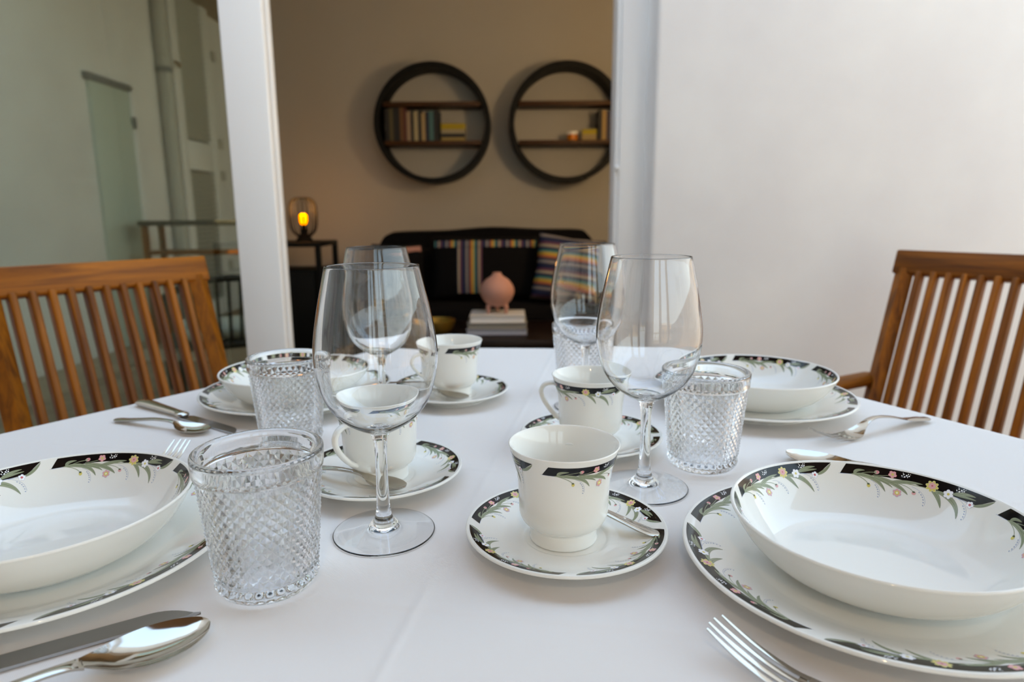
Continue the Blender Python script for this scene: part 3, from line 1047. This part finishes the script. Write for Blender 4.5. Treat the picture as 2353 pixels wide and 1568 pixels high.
def spoon_meshes(k, kw=1.0):
    b = [(0.0, 0.0085, 0.002, 0.0002), (0.003, 0.0080, 0.0085, 0.0015), (0.008, 0.0076, 0.0132, 0.0032), (0.016, 0.0074, 0.0178, 0.0050), (0.028, 0.0076, 0.0205, 0.0060), (0.040, 0.0082, 0.0195, 0.0058), (0.052, 0.0094, 0.0150, 0.0042), (0.060, 0.0112, 0.0095, 0.0020), (0.066, 0.0128, 0.0056, 0.0005)]
    h = [(0.066, 0.0128, 0.0056, 0.0005), (0.074, 0.0142, 0.0040, -0.0006), (0.090, 0.0150, 0.0038, -0.0008), (0.115, 0.0138, 0.0050, -0.0010), (0.145, 0.0098, 0.0068, -0.0012), (0.172, 0.0062, 0.0084, -0.0014), (0.188, 0.0048, 0.0086, -0.0014), (0.195, 0.0044, 0.0060, -0.0010), (0.198, 0.0042, 0.0022, -0.0004)]
    sc = lambda L: [(x * k, z * k, w * k * kw, s * k) for x, z, w, s in L]
    return loft('spoon_bowl', sc(b), 15, 0.0014), loft('spoon_handle', sc(h), 7, 0.0034)
SB, SH = spoon_meshes(1.0)
TB_, TH_ = spoon_meshes(0.66, 0.95)
DB_, DH_ = spoon_meshes(0.76)

def fork_meshes():
    zt = lambda x: 0.0125 - 0.0100 * math.sin(min(1.0, x / 0.062) * PI * 0.62) if x < 0.062 else 0.0032
    tine = []
    for yo in (-0.0096, -0.0032, 0.0032, 0.0096):
        st = []
        for i in range(9):
            x = 0.001 + 0.050 * i / 8
            z = 0.0030 + 0.0155 * (1 - x / 0.052) ** 1.7
            w = 0.0007 + 0.0010 * min(1, i / 3)
            st.append((x + (0.002 if abs(yo) > 0.005 else 0), z + 0.0004, w, -0.0001, yo * (0.92 + 0.10 * i / 8)))
        st.append((0.0545, 0.0034, 0.0021, -0.0001, yo * 1.02))
        tine.append(loft('tine', st, 3, 0.0018))
    h = [(0.050, 0.0034, 0.0118, 0.0004), (0.056, 0.0034, 0.0121, 0.0008), (0.066, 0.0044, 0.0112, 0.0008), (0.074, 0.0084, 0.0080, 0.0004), (0.082, 0.0138, 0.0050, -0.0002), (0.092, 0.0180, 0.0039, -0.0006), (0.106, 0.0188, 0.0040, -0.0008), (0.130, 0.0150, 0.0056, -0.0010),
         (0.155, 0.0088, 0.0072, -0.0012), (0.178, 0.0058, 0.0085, -0.0014), (0.190, 0.0046, 0.0084, -0.0012), (0.197, 0.0042, 0.0055, -0.0008), (0.199, 0.0042, 0.002, -0.0003)]
    return tine, loft('fork_handle', h, 9, 0.0020)
FT, FH = fork_meshes()

def knife_meshes():
    # blade lies on its side; x from the tip
    V, F = [], []
    n = 30
    for i in range(n + 1):
        x = 0.118 * i / n
        f = i / n
        edge = -0.0095 + 0.0175 * max(0, 1 - x / 0.030) ** 2.2          # cutting edge sweeping up to the tip
        if f > 0.93:
            edge += 0.004 * (f - 0.93) / 0.07
        back = 0.0080 - 0.0008 * (1 - f)
        for (y, z) in ((edge, 0.0014), (back, 0.0026), (back, 0.0008), (edge, 0.0011)):
            V.append((x, y, z))
    for i in range(n):
        for k in range(4):
            k2 = (k + 1) % 4
            F.append((4 * i + k, 4 * i + k2, 4 * (i + 1) + k2, 4 * (i + 1) + k))
    F.append((3, 2, 1, 0))
    F.append((4 * n, 4 * n + 1, 4 * n + 2, 4 * n + 3))
    blade = mesh_of('knife_blade', V, F, False)
    path = [(0.112, 0.001, 0.0035), (0.116, 0.001, 0.0042), (0.121, 0.001, 0.0044), (0.130, 0, 0.0042), (0.150, 0, 0.0044), (0.180, 0, 0.0048), (0.205, 0, 0.0050), (0.220, 0, 0.0046), (0.224, 0, 0.0042)]
    rad = [(0.0012, 0.0050), (0.0032, 0.0078), (0.0038, 0.0078), (0.0036, 0.0066), (0.0040, 0.0074), (0.0044, 0.0086), (0.0046, 0.0096), (0.0038, 0.0088), (0.0018, 0.0050)]
    pr = catmull([p + r for p, r in zip(path, rad)], 4)
    hd = sweep('knife_handle', [p[:3] for p in pr], [(p[3], p[4]) for p in pr], 14)
    return blade, hd
KB, KH = knife_meshes()
M['blade'] = mat('brushed_blade_steel', (0.46, 0.46, 0.46, 1), 0.16, metal=1.0)

def ang_of(a, b):
    return math.atan2(b[1] - a[1], b[0] - a[0])
def spoon(tip, toward, label, z=TZ):
    t = thing('table_spoon', label, 'spoon', (tip[0], tip[1], z + 0.0002), ang_of(tip, toward), 'table spoons')
    obj('spoon_bowl', SB, M['steel'], t)
    obj('handle', SH, M['steel'], t)
    return t
def dessert_spoon(tip, toward, label):
    t = thing('dessert_spoon', label, 'spoon', (tip[0], tip[1], TZ + 0.0002), ang_of(tip, toward))
    obj('spoon_bowl', DB_, M['steel'], t)
    obj('handle', DH_, M['steel'], t)
    return t
def teaspoon(tip, toward, z, label, tilt=0.0):
    t = thing('teaspoon', label, 'teaspoon', (tip[0], tip[1], z), ang_of(tip, toward), 'teaspoons on the saucers')
    t.rotation_euler = (0, -tilt, ang_of(tip, toward))
    obj('spoon_bowl', TB_, M['steel'], t)
    obj('handle', TH_, M['steel'], t)
    return t
def fork(tip, toward, label):
    t = thing('fork', label, 'fork', (tip[0], tip[1], TZ + 0.0002), ang_of(tip, toward), 'table forks')
    for f in FT:
        obj('tine', f, M['steel'], t)
    obj('handle', FH, M['steel'], t)
    return t
def knife(tip, toward, label):
    t = thing('table_knife', label, 'knife', (tip[0], tip[1], TZ + 0.0002), ang_of(tip, toward), 'table knives')
    obj('blade', KB, M['blade'], t)
    obj('handle', KH, M['steel'], t)
    return t
spoon((-0.187, 0.362), (-0.250, 0.306), 'polished steel spoon lying over the knife below a dinner plate')
knife((-0.205, 0.386), (-0.292, 0.334), 'steel knife lying between the dinner plate and the large spoon')
fork((0.115, 0.345), (0.150, 0.310), 'steel fork alone on the open cloth beside a dinner plate')
dessert_spoon((-0.358, 0.736), (-0.501, 0.789), 'steel spoon lying in front of a knife near the wooden chair')
knife((-0.322, 0.737), (-0.492, 0.850), 'steel knife lying behind a spoon near the wooden chair')
fork((-0.352, 0.668), (-0.368, 0.50), 'steel fork whose tines peek out beside a soup bowl rim')
fork((0.330, 0.684), (0.500, 0.765), 'steel fork lying with its handle towards the chair at the white wall')
spoon((0.287, 0.650), (0.420, 0.512), 'steel spoon half hidden behind a soup bowl, its tip showing beside a tumbler')
teaspoon((-0.096, 0.549), (-0.180, 0.584), TZ + 0.0095, 'teaspoon lying in front of its cup on the saucer behind a wine glass', 0.03)
teaspoon((0.012, 0.540), (0.106, 0.458), TZ + 0.0095, 'teaspoon whose handle end sticks out beside the cup with the hidden handle', 0.02)
teaspoon((-0.058, 0.842), (-0.150, 0.876), TZ + 0.0095, 'teaspoon on the saucer nearest the open doorway', 0.03)

# ------------------------------------------------------------------ the living room
def ring_shelf(x, z, label):
    t = thing('round_wall_shelf', label, 'shelf', (x, BACK, z), 0, 'round black wall shelves')
    R, r_, D = 0.368, 0.334, 0.20
    prof = [(R, 0.002), (R, D), (r_, D), (r_, 0.002), (R, 0.002)]
    obj('ring', lathe('ring', prof, 96, 30), M['black_metal'], t, None, (PI / 2, 0, 0))
    for dz in (0.118, -0.118):
        w = 2 * math.sqrt(r_ * r_ - (abs(dz) + 0.014) ** 2)
        obj('plank', box_me('plank', w, D - 0.02, 0.026, 0.002), M['shelf_wood'], t, (0, -D / 2, dz))
    return t
RX1, RX2, RZ = -0.495, 0.357, TZ + 0.822
ring_shelf(RX1, RZ, 'round black wall shelf with the long row of books, above the side table')
ring_shelf(RX2, RZ, 'round black wall shelf with mostly empty planks beside the door jamb')

BOOK_N = [0]
def book(x, y, z, w, d_, h, col, label, group, lean=0.0, flat=False):
    c = lin(*[v * 0.78 for v in col])  # covers darkened for the shade of ring and plank
    t = thing('book', label, 'book', (x, y, z), 0, group)
    cm = mat('book_cover', c, 0.6)
    pg = M.setdefault('paper', mat('paper', lin(214, 206, 188), 0.9))
    if flat:
        obj('cover', box_me('cover', d_, h * 0.72, 0.003), cm, t, (0, 0, 0.0015))
        obj('cover', box_me('cover', d_, h * 0.72, 0.003), cm, t, (0, 0, w - 0.0015))
        obj('spine', box_me('spine', d_, 0.003, w), cm, t, (0, -h * 0.36, w / 2))
        obj('pages', box_me('pages', d_ * 0.97, h * 0.70, w - 0.006), pg, t, (0, 0.002, w / 2))
    else:
        t.rotation_euler = (0, lean, 0)
        obj('cover', box_me('cover', 0.003, d_, h), cm, t, (0.0015 - w / 2, 0, h / 2))
        obj('cover', box_me('cover', 0.003, d_, h), cm, t, (w / 2 - 0.0015, 0, h / 2))
        obj('spine', box_me('spine', w, 0.003, h), cm, t, (0, -d_ / 2, h / 2))
        obj('pages', box_me('pages', w - 0.006, d_ - 0.006, h - 0.008), pg, t, (0, 0.002, h / 2))
    return t
zl = RZ - 0.118 + 0.013
yb_ = BACK - 0.105
row = [(0.028, (20, 18, 18), 0.195, 'black'), (0.024, (96, 84, 54), 0.200, 'olive'), (0.040, (18, 16, 18), 0.205, 'wide black'), (0.026, (128, 82, 46), 0.205, 'brown'), (0.016, (110, 34, 30), 0.200, 'dark red'), (0.026, (186, 158, 136), 0.180, 'pinkish beige'),
       (0.018, (22, 24, 30), 0.190, 'narrow black'), (0.028, (196, 184, 152), 0.180, 'cream'), (0.020, (24, 24, 34), 0.190, 'blue-black'), (0.024, (206, 176, 132), 0.172, 'tan'), (0.022, (26, 28, 60), 0.180, 'navy'), (0.030, (66, 130, 140), 0.182, 'teal'), (0.034, (20, 20, 24), 0.185, 'thick black')]
x = RX1 - 0.302
for w, col, h, nm in row:
    x += w / 2 + 0.0006
    book(x, yb_, zl, w - 0.001, 0.135, h, col, nm + ' book standing in the row on the round shelf above the side table', 'books standing on the left round shelf')
    x += w / 2
z = zl
for w, col, nm in ((0.022, (190, 160, 96), 'ochre'), (0.024, (24, 24, 28), 'black'), (0.024, (190, 176, 150), 'beige'), (0.036, (206, 176, 40), 'bright yellow')):
    book(x + 0.087, yb_, z, w, 0.155, 0.15, col, nm + ' book lying flat in the pile at the end of the long row', 'books lying flat on the left round shelf', flat=True)
    z += w + 0.0006
x = RX2 + 0.20
for w, col, h, nm in ((0.022, (20, 18, 20), 0.185, 'black'), (0.026, (214, 170, 110), 0.180, 'sandy'), (0.020, (60, 40, 70), 0.178, 'purple'), (0.030, (70, 82, 120), 0.178, 'slate blue'), (0.018, (70, 40, 66), 0.18, 'plum')):
    x += w / 2 + 0.0006
    book(x, yb_, zl, w - 0.001, 0.135, h, col, nm + ' book standing beside the flat yellow book on the emptier round shelf', 'books standing on the right round shelf')
    x += w / 2
book(RX2 + 0.145, yb_, zl, 0.036, 0.092, 0.15, (196, 168, 120), 'sand coloured book lying flat below the yellow one', 'books lying flat on the right round shelf', flat=True)
book(RX2 + 0.145, yb_, zl + 0.0366, 0.030, 0.092, 0.15, (212, 186, 44), 'yellow book lying flat against the standing black book', 'books lying flat on the right round shelf', flat=True)
t = thing('candle_jar', 'small orange candle jar with a white lid on the emptier round shelf', 'jar', (RX2 + 0.04, yb_ - 0.02, zl))
obj('jar', lathe('jar', catmull([(0, 0), (0.030, 0.0), (0.034, 0.006), (0.034, 0.032), (0.030, 0.038), (0, 0.038)], 4), 32), mat('orange_wax', lin(206, 112, 30), 0.4), t)
obj('lid', lathe('lid', [(0, 0.038), (0.036, 0.038), (0.036, 0.055), (0, 0.058)], 32), M['pvc'], t)

# side table with a cage lamp
st = thing('side_table', 'black metal side table with a cabinet body under the cage lamp', 'side table', (-1.42, 4.02, 0))
obj('table_top', box_me('top', 0.62, 0.40, 0.028, 0.004), M['black_metal'], st, (0, 0, 0.829))
lg = box_me('leg', 0.030, 0.030, 0.815, 0.003)
for sx in (-1, 1):
    for sy in (-1, 1):
        obj('leg', lg, M['black_metal'], st, (sx * 0.295, sy * 0.185, 0.4075))
obj('cabinet', box_me('cabinet', 0.56, 0.34, 0.54, 0.006), M['black_metal'], st, (0, 0, 0.41))
obj('cabinet_door', box_me('cabinet_door', 0.53, 0.012, 0.50, 0.003), M['black_metal'], st, (0, -0.176, 0.41))
LX, LY, LZ = -1.235, 3.95, 0.843
lp = thing('cage_lamp', 'black wire cage lamp with a glowing amber bulb on the side table', 'lamp', (LX, LY, LZ))
obj('base', lathe('lamp_base', catmull([(0, 0.0), (0.048, 0.0), (0.050, 0.006), (0.042, 0.020), (0.030, 0.036), (0.020, 0.050), (0.017, 0.070), (0.015, 0.078), (0, 0.078)], 4), 40), M['black_metal'], lp)
wire = catmull([(0.034, 0, 0.028), (0.066, 0, 0.060), (0.078, 0, 0.105), (0.079, 0, 0.185), (0.071, 0, 0.228), (0.045, 0, 0.252), (0.010, 0, 0.255)], 4)
wme = sweep('cage_wire', wire, (0.0032, 0.0032), 6, Vector((0, 1, 0)))
for i in range(20):
    obj('cage_wire', wme, M['black_metal'], lp, None, (0, 0, 2 * PI * i / 20))
obj('cage_cap', lathe('cage_cap', [(0, 0.250), (0.014, 0.250), (0.014, 0.258), (0, 0.258)], 24), M['black_metal'], lp)
bm_ = bpy.data.materials.new('amber_bulb')
bm_.use_nodes = True
principled(bm_).inputs['Base Color'].default_value = lin(255, 170, 40)
principled(bm_).inputs['Emission Color'].default_value = (1.0, 0.27, 0.01, 1)
principled(bm_).inputs['Emission Strength'].default_value = 2.6
bulb = obj('bulb', lathe('bulb', catmull([(0, 0.098), (0.012, 0.100), (0.021, 0.116), (0.026, 0.134), (0.023, 0.150), (0.013, 0.160), (0, 0.163)], 5), 32), bm_, lp)
obj('socket', lathe('socket', [(0, 0.075), (0.013, 0.075), (0.013, 0.100), (0, 0.100)], 24), M['black_metal'], lp)
ld = bpy.data.lights.new('cage_lamp_light', 'POINT')
ld.energy = 1.6
ld.color = (1.0, 0.55, 0.25)
ld.shadow_soft_size = 0.03
lo_ = bpy.data.objects.new('bulb_light', ld)
C.objects.link(lo_)
lo_.parent = lp
lo_.location = (0, 0, 0.19)

# floor lamp that stands behind the white wall and lights the room
fl = thing('floor_lamp', 'tall paper-shade floor lamp standing inside behind the white wall', 'lamp', (1.02, 2.56, -0.16))
obj('base', lathe('fl_base', [(0, 0.16), (0.15, 0.16), (0.15, 0.18), (0.02, 0.19), (0, 0.19)], 40), M['black_metal'], fl)
obj('pole', lathe('fl_pole', [(0, 0.17), (0.012, 0.17), (0.012, 1.62), (0, 1.62)], 16), M['black_metal'], fl)
sm_ = bpy.data.materials.new('glowing_paper')
sm_.use_nodes = True
principled(sm_).inputs['Base Color'].default_value = lin(240, 220, 190)
principled(sm_).inputs['Emission Color'].default_value = (1.0, 0.95, 0.89, 1)
principled(sm_).inputs['Emission Strength'].default_value = 36.0
obj('lamp_shade', lathe('fl_shade', [(0.0, 1.62), (0.075, 1.62), (0.08, 1.72), (0.075, 1.82), (0.0, 1.82)], 40), sm_, fl)

# sofa
def pillow_mesh(name, w, h, d_, n=18):
    V, F = [], []
    for side in (1, -1):
        for j in range(n + 1):
            for i in range(n + 1):
                u, v = -1 + 2 * i / n, -1 + 2 * j / n
                th = d_ / 2 * (max(0, 1 - abs(u) ** 3) * max(0, 1 - abs(v) ** 3)) ** 0.5
                px = w / 2 * u * (1 - 0.06 * (1 - v * v) * 0 - 0.07 * (1 - abs(v)) * abs(u) ** 4)
                pz = h / 2 * v * (1 - 0.07 * (1 - abs(u)) * abs(v) ** 4)
                V.append((px, side * th, pz))
    o = (n + 1) ** 2
    for j in range(n):
        for i in range(n):
            a = j * (n + 1) + i
            q = (a, a + 1, a + n + 2, a + n + 1)
            F.append(q)
            F.append(tuple(o + k for k in reversed(q)))
    me = mesh_of(name, V, F, True, 80)
    bm = bmesh.new()
    bm.from_mesh(me)
    bmesh.ops.remove_doubles(bm, verts=bm.verts, dist=0.0005)
    bmesh.ops.recalc_face_normals(bm, faces=bm.faces)
    bm.to_mesh(me)
    bm.free()
    return me
SX = -0.14
sf = thing('sofa', 'black fabric two-seat sofa against the back wall', 'sofa', (SX, 4.05, 0))
def rounded(name, sx, sy, sz, bev, m, par, loc, rot=None):
    return obj(name, box_me(name, sx, sy, sz, bev, 4), m, par, loc, rot)
rounded('base', 1.42, 0.82, 0.30, 0.03, M['black_fabric'], sf, (0, -0.15, 0.22))
for s in (-1, 1):
    rounded('seat_cushion', 0.60, 0.56, 0.16, 0.05, M['black_fabric'], sf, (s * 0.305, -0.29, 0.44))
    b_ = rounded('back_cushion', 0.60, 0.16, 0.40, 0.065, M['black_fabric'], sf, (s * 0.318, -0.20, 0.60), (-0.12, 0, 0))
    rounded('arm', 0.14, 0.84, 0.60, 0.05, M['black_fabric'], sf, (s * 0.71, -0.02, 0.32))
    for sy in (-1, 1):
        obj('leg', box_me('leg', 0.05, 0.05, 0.08, 0.004), M['black_metal'], sf, (s * 0.62, sy * 0.32, 0.04))
outline = catmull([(-0.665, 0.30), (-0.66, 0.76), (-0.640, 0.825), (-0.595, 0.880), (-0.50, 0.892), (-0.25, 0.897), (0.02, 0.915), (0.30, 0.902), (0.54, 0.898), (0.595, 0.872), (0.635, 0.815), (0.655, 0.76), (0.66, 0.30)], 4)
nb = len(outline)
bv = [(x_, -0.14 + 0.06 * (0.9 - z_), z_) for x_, z_ in outline] + [(x_ * 1.01, 0.02, z_ + 0.006) for x_, z_ in outline] + [(x_, 0.24, z_ - 0.02) for x_, z_ in outline]
bf = [tuple(range(nb)), tuple(reversed(range(2 * nb, 3 * nb)))]
for q_ in (0, 1):
    bf += [(q_ * nb + i + 1, q_ * nb + i, (q_ + 1) * nb + i, (q_ + 1) * nb + i + 1) for i in range(nb - 1)]
    bf.append((q_ * nb, q_ * nb + nb - 1, (q_ + 1) * nb + nb - 1, (q_ + 1) * nb))
obj('throw_cover', mesh_of('throw_cover', bv, bf, True, 50), M['black_fabric'], sf)

M['stripe_h'] = stripes('woven_stripes_across', 'X', 9.0)
M['stripe_v'] = stripes('woven_stripes_down', 'Z', 7.0)
pb = thing('cushion', 'black cushion crossed by striped woven bands, leaning on the sofa', 'cushion', (-0.15, 3.63, 0.525), 0, 'sofa cushions')
pb.rotation_euler = (-0.18, 0, 0)
pw, ph, pd = 0.62, 0.36, 0.15
obj('cover', pillow_mesh('cushion_black', pw, ph, pd), M['black_fabric'], pb, (0, 0, ph / 2))
def band(name, x0, x1, z0, z1, m):
    """woven strip lying on the front of the black cushion"""
    V, F = [], []
    nx, nz_ = 18, 10
    for q in (0, 1):
        for j in range(nz_ + 1):
            for i in range(nx + 1):
                x, z = x0 + (x1 - x0) * i / nx, z0 + (z1 - z0) * j / nz_
                u, v = x / (pw / 2), z / (ph / 2)
                th = pd / 2 * (max(0, 1 - abs(u) ** 3) * max(0, 1 - abs(v) ** 3)) ** 0.5
                V.append((x, -th - 0.006 + q * 0.005, z))
    o = (nx + 1) * (nz_ + 1)
    for j in range(nz_):
        for i in range(nx):
            a = j * (nx + 1) + i
            F.append((a, a + 1, a + nx + 2, a + nx + 1))
            F.append((o + a + nx + 1, o + a + nx + 2, o + a + 1, o + a))
    return mesh_of(name, V, F, True, 60)
obj('woven_band', band('band_top', -0.275, 0.285, 0.108, 0.145, None), M['stripe_h'], pb, (0, 0, ph / 2))
obj('woven_band', band('band_down', -0.148, -0.010, -0.145, 0.105, None), M['stripe_h'], pb, (0, 0, ph / 2))
ps = thing('cushion', 'striped woven cushion tipped against the black one on the sofa', 'cushion', (0.275, 3.49, 0.525), 0, 'sofa cushions')
ps.rotation_euler = (-0.2, 0.14, -0.1)
obj('cover', pillow_mesh('cushion_striped', 0.36, 0.36, 0.13), M['stripe_v'], ps, (0, 0, 0.18))
pp = thing('cushion', 'cushion with a dusty pink edge at the side table end of the sofa', 'cushion', (-0.622, 3.60, 0.525), 0, 'sofa cushions')
pp.rotation_euler = (-0.2, 0, 0.1)
obj('cover', pillow_mesh('cushion_dark', 0.29, 0.32, 0.13), M['black_fabric'], pp, (0, 0, 0.16))
V_ = obj('pink_trim', sweep('pink_trim', catmull([(-0.125, -0.030, 0.285), (-0.04, -0.055, 0.275), (0.04, -0.055, 0.275), (0.125, -0.030, 0.285)], 5), (0.016, 0.006), 8), mat('dusty_pink_cloth', lin(176, 122, 112), 0.9), pp)

# coffee table with books, a footed pot and a brass dish
ct = thing('coffee_table', 'low dark wooden coffee table in front of the sofa', 'coffee table', (-0.12, 3.18, 0))
M['dark_wood'] = wood('dark_table_wood', lin(22, 12, 9), lin(44, 26, 19), 0, 0.35)
M['dark_wood_z'] = wood('dark_table_wood_leg', lin(22, 12, 9), lin(44, 26, 19), 2, 0.35)
obj('table_top', box_me('ct_top', 1.15, 0.55, 0.035, 0.005), M['dark_wood'], ct, (0, 0, 0.4175))
lgm2 = box_me('ct_leg', 0.05, 0.05, 0.40, 0.004)
for sx in (-1, 1):
    for sy in (-1, 1):
        obj('leg', lgm2, M['dark_wood_z'], ct, (sx * 0.53, sy * 0.23, 0.20))
def big_book(z, w, d_, h, col, page, label, dx=0.0):
    t = thing('large_book', label, 'book', (-0.072 + dx, 3.14, z), 0, 'large books stacked on the coffee table')
    c_ = mat('large_book_cover', lin(*col), 0.5)
    obj('cover', box_me('c', w, d_, 0.004), c_, t, (0, 0, 0.002))
    obj('cover', box_me('c', w, d_, 0.004), c_, t, (0, 0, h - 0.002))
    obj('pages', box_me('p', w - 0.010, d_ - 0.006, h - 0.008), mat('large_book_pages', lin(*page), 0.8), t, (0, 0.002, h / 2))
    obj('spine', box_me('s', w, 0.004, h), c_, t, (0, d_ / 2, h / 2))
big_book(0.4352, 0.288, 0.21, 0.026, (150, 156, 176), (176, 182, 196), 'blue-grey large book at the bottom of the coffee table stack')
big_book(0.4614, 0.284, 0.21, 0.030, (120, 116, 112), (150, 146, 140), 'dull grey large book in the middle of the coffee table stack', 0.002)
big_book(0.4916, 0.262, 0.20, 0.034, (214, 214, 214), (226, 226, 228), 'white large book on top of the coffee table stack', 0.004)
pz = 0.5258
pk = thing('footed_pot', 'round pink clay pot on small feet, on the book stack', 'pot', (-0.070, 3.14, pz))
M['clay'] = mat('pink_clay', lin(196, 140, 128), 0.75)
noise_bump(M['clay'], 60, 0.3, 0.002)
obj('pot_body', lathe('pot_body', catmull([(0, 0.030), (0.030, 0.034), (0.062, 0.056), (0.081, 0.094), (0.078, 0.128), (0.056, 0.160), (0.032, 0.176), (0.022, 0.186), (0.020, 0.194), (0.014, 0.194), (0.016, 0.182), (0, 0.170)], 5), 56), M['clay'], pk)
fm = sweep('foot', catmull([(0.040, 0, 0.050), (0.050, 0, 0.030), (0.048, 0, 0.012), (0.052, 0, 0.0)], 4), [(0.013 - 0.006 * i / 12, 0.013 - 0.006 * i / 12) for i in range(13)], 10, Vector((0, 1, 0)))
for i in range(3):
    obj('foot', fm, M['clay'], pk, None, (0, 0, math.radians(-30 + 120 * i)))
bd = thing('brass_dish', 'shallow brass dish on the coffee table', 'dish', (-0.36, 3.10, 0.4352))
obj('dish', lathe('dish', catmull([(0, 0.002), (0.05, 0.0), (0.075, 0.020), (0.088, 0.060), (0.085, 0.060), (0.072, 0.024), (0.048, 0.005), (0, 0.006)], 5), 48), mat('aged_brass', lin(150, 112, 52), 0.4, 0.8), bd)
obj('foot_ring', lathe('foot_ring', [(0.040, 0.0), (0.045, 0.0), (0.045, 0.004), (0.040, 0.004), (0.040, 0.0)], 40), mat('aged_brass_dark', lin(120, 86, 40), 0.4, 0.8), bd)

# rattan armchair on the terrace, seen mirrored in the pane
rc = thing('rattan_chair', 'low dark rattan armchair with a pale cushion, mirrored in the door glass', 'chair', (-1.62, 0.80, 0), math.radians(150))
rc.scale = (1, 1, 0.82)
M['rattan'] = mat('dark_rattan', lin(60, 44, 30), 0.6)
M['pale_cushion'] = mat('pale_cushion', lin(206, 200, 186), 0.9)
hoop = catmull([(-0.28, 0.26, 0.0), (-0.30, 0.24, 0.45), (-0.30, 0.05, 0.62), (-0.29, -0.20, 0.72), (-0.18, -0.30, 0.80), (0, -0.32, 0.83), (0.18, -0.30, 0.80), (0.29, -0.20, 0.72), (0.30, 0.05, 0.62), (0.30, 0.24, 0.45), (0.28, 0.26, 0.0)], 5)
obj('hoop', sweep('hoop', hoop, (0.022, 0.022), 8, Vector((1, 0.2, 0))), M['rattan'], rc)
for i in range(9):
    a = -0.8 + 1.6 * i / 8
    obj('back_rod', sweep('back_rod', [(0.26 * math.sin(a), -0.24 * math.cos(a), 0.40), (0.30 * math.sin(a), -0.32 * math.cos(a) + 0.02, 0.76 + 0.05 * math.cos(a * 1.6))], (0.009, 0.009), 6, Vector((1, 0, 0))), M['rattan'], rc)
for s in (-1, 1):
    obj('leg', sweep('leg', [(s * 0.24, -0.22, 0.40), (s * 0.26, -0.28, 0.0)], (0.018, 0.018), 8, Vector((1, 0, 0))), M['rattan'], rc)
obj('seat', box_me('seat', 0.56, 0.50, 0.05, 0.02), M['rattan'], rc, (0, 0.0, 0.385))
obj('seat_cushion', box_me('seat_cushion', 0.50, 0.46, 0.09, 0.035, 4), M['pale_cushion'], rc, (0, 0.01, 0.455))

# camera flash for the small glints in glass and glaze, on an added stand
ls = thing('flash_stand', 'slim black stand added beyond the table to carry the camera flash', 'flash stand', (0.0, -0.42, 0))
obj('pole', lathe('ls_pole', [(0, 0), (0.012, 0), (0.012, 1.50), (0, 1.50)], 16), M['black_metal'], ls)
for i in range(3):
    a = 2 * PI * i / 3 + 0.5
    obj('leg', sweep('ls_leg', [(0, 0, 0.40), (0.32 * math.cos(a), 0.32 * math.sin(a), 0.01)], (0.009, 0.009), 8, Vector((0.1, 0.2, 1))), M['black_metal'], ls)
hd_ = obj('flash_head', lathe('ls_head', [(0, -0.06), (0.03, -0.06), (0.045, 0.0), (0.045, 0.01), (0.038, 0.01), (0.03, -0.02), (0, -0.02)], 28), M['black_metal'], ls, (0, 0.03, 1.52))
hd_.rotation_euler = Vector((0, 1, -0.55)).to_track_quat('Z', 'Y').to_euler()
al = bpy.data.lights.new('stand_flash_light', 'AREA')
al.shape = 'DISK'
al.size = 0.03
al.energy = 0.55
ao = bpy.data.objects.new('stand_flash', al)
C.objects.link(ao)
ao.location = (0.0, -0.375, 1.505)
ao.rotation_euler = Vector((0, 1, -0.55)).to_track_quat('-Z', 'Y').to_euler()
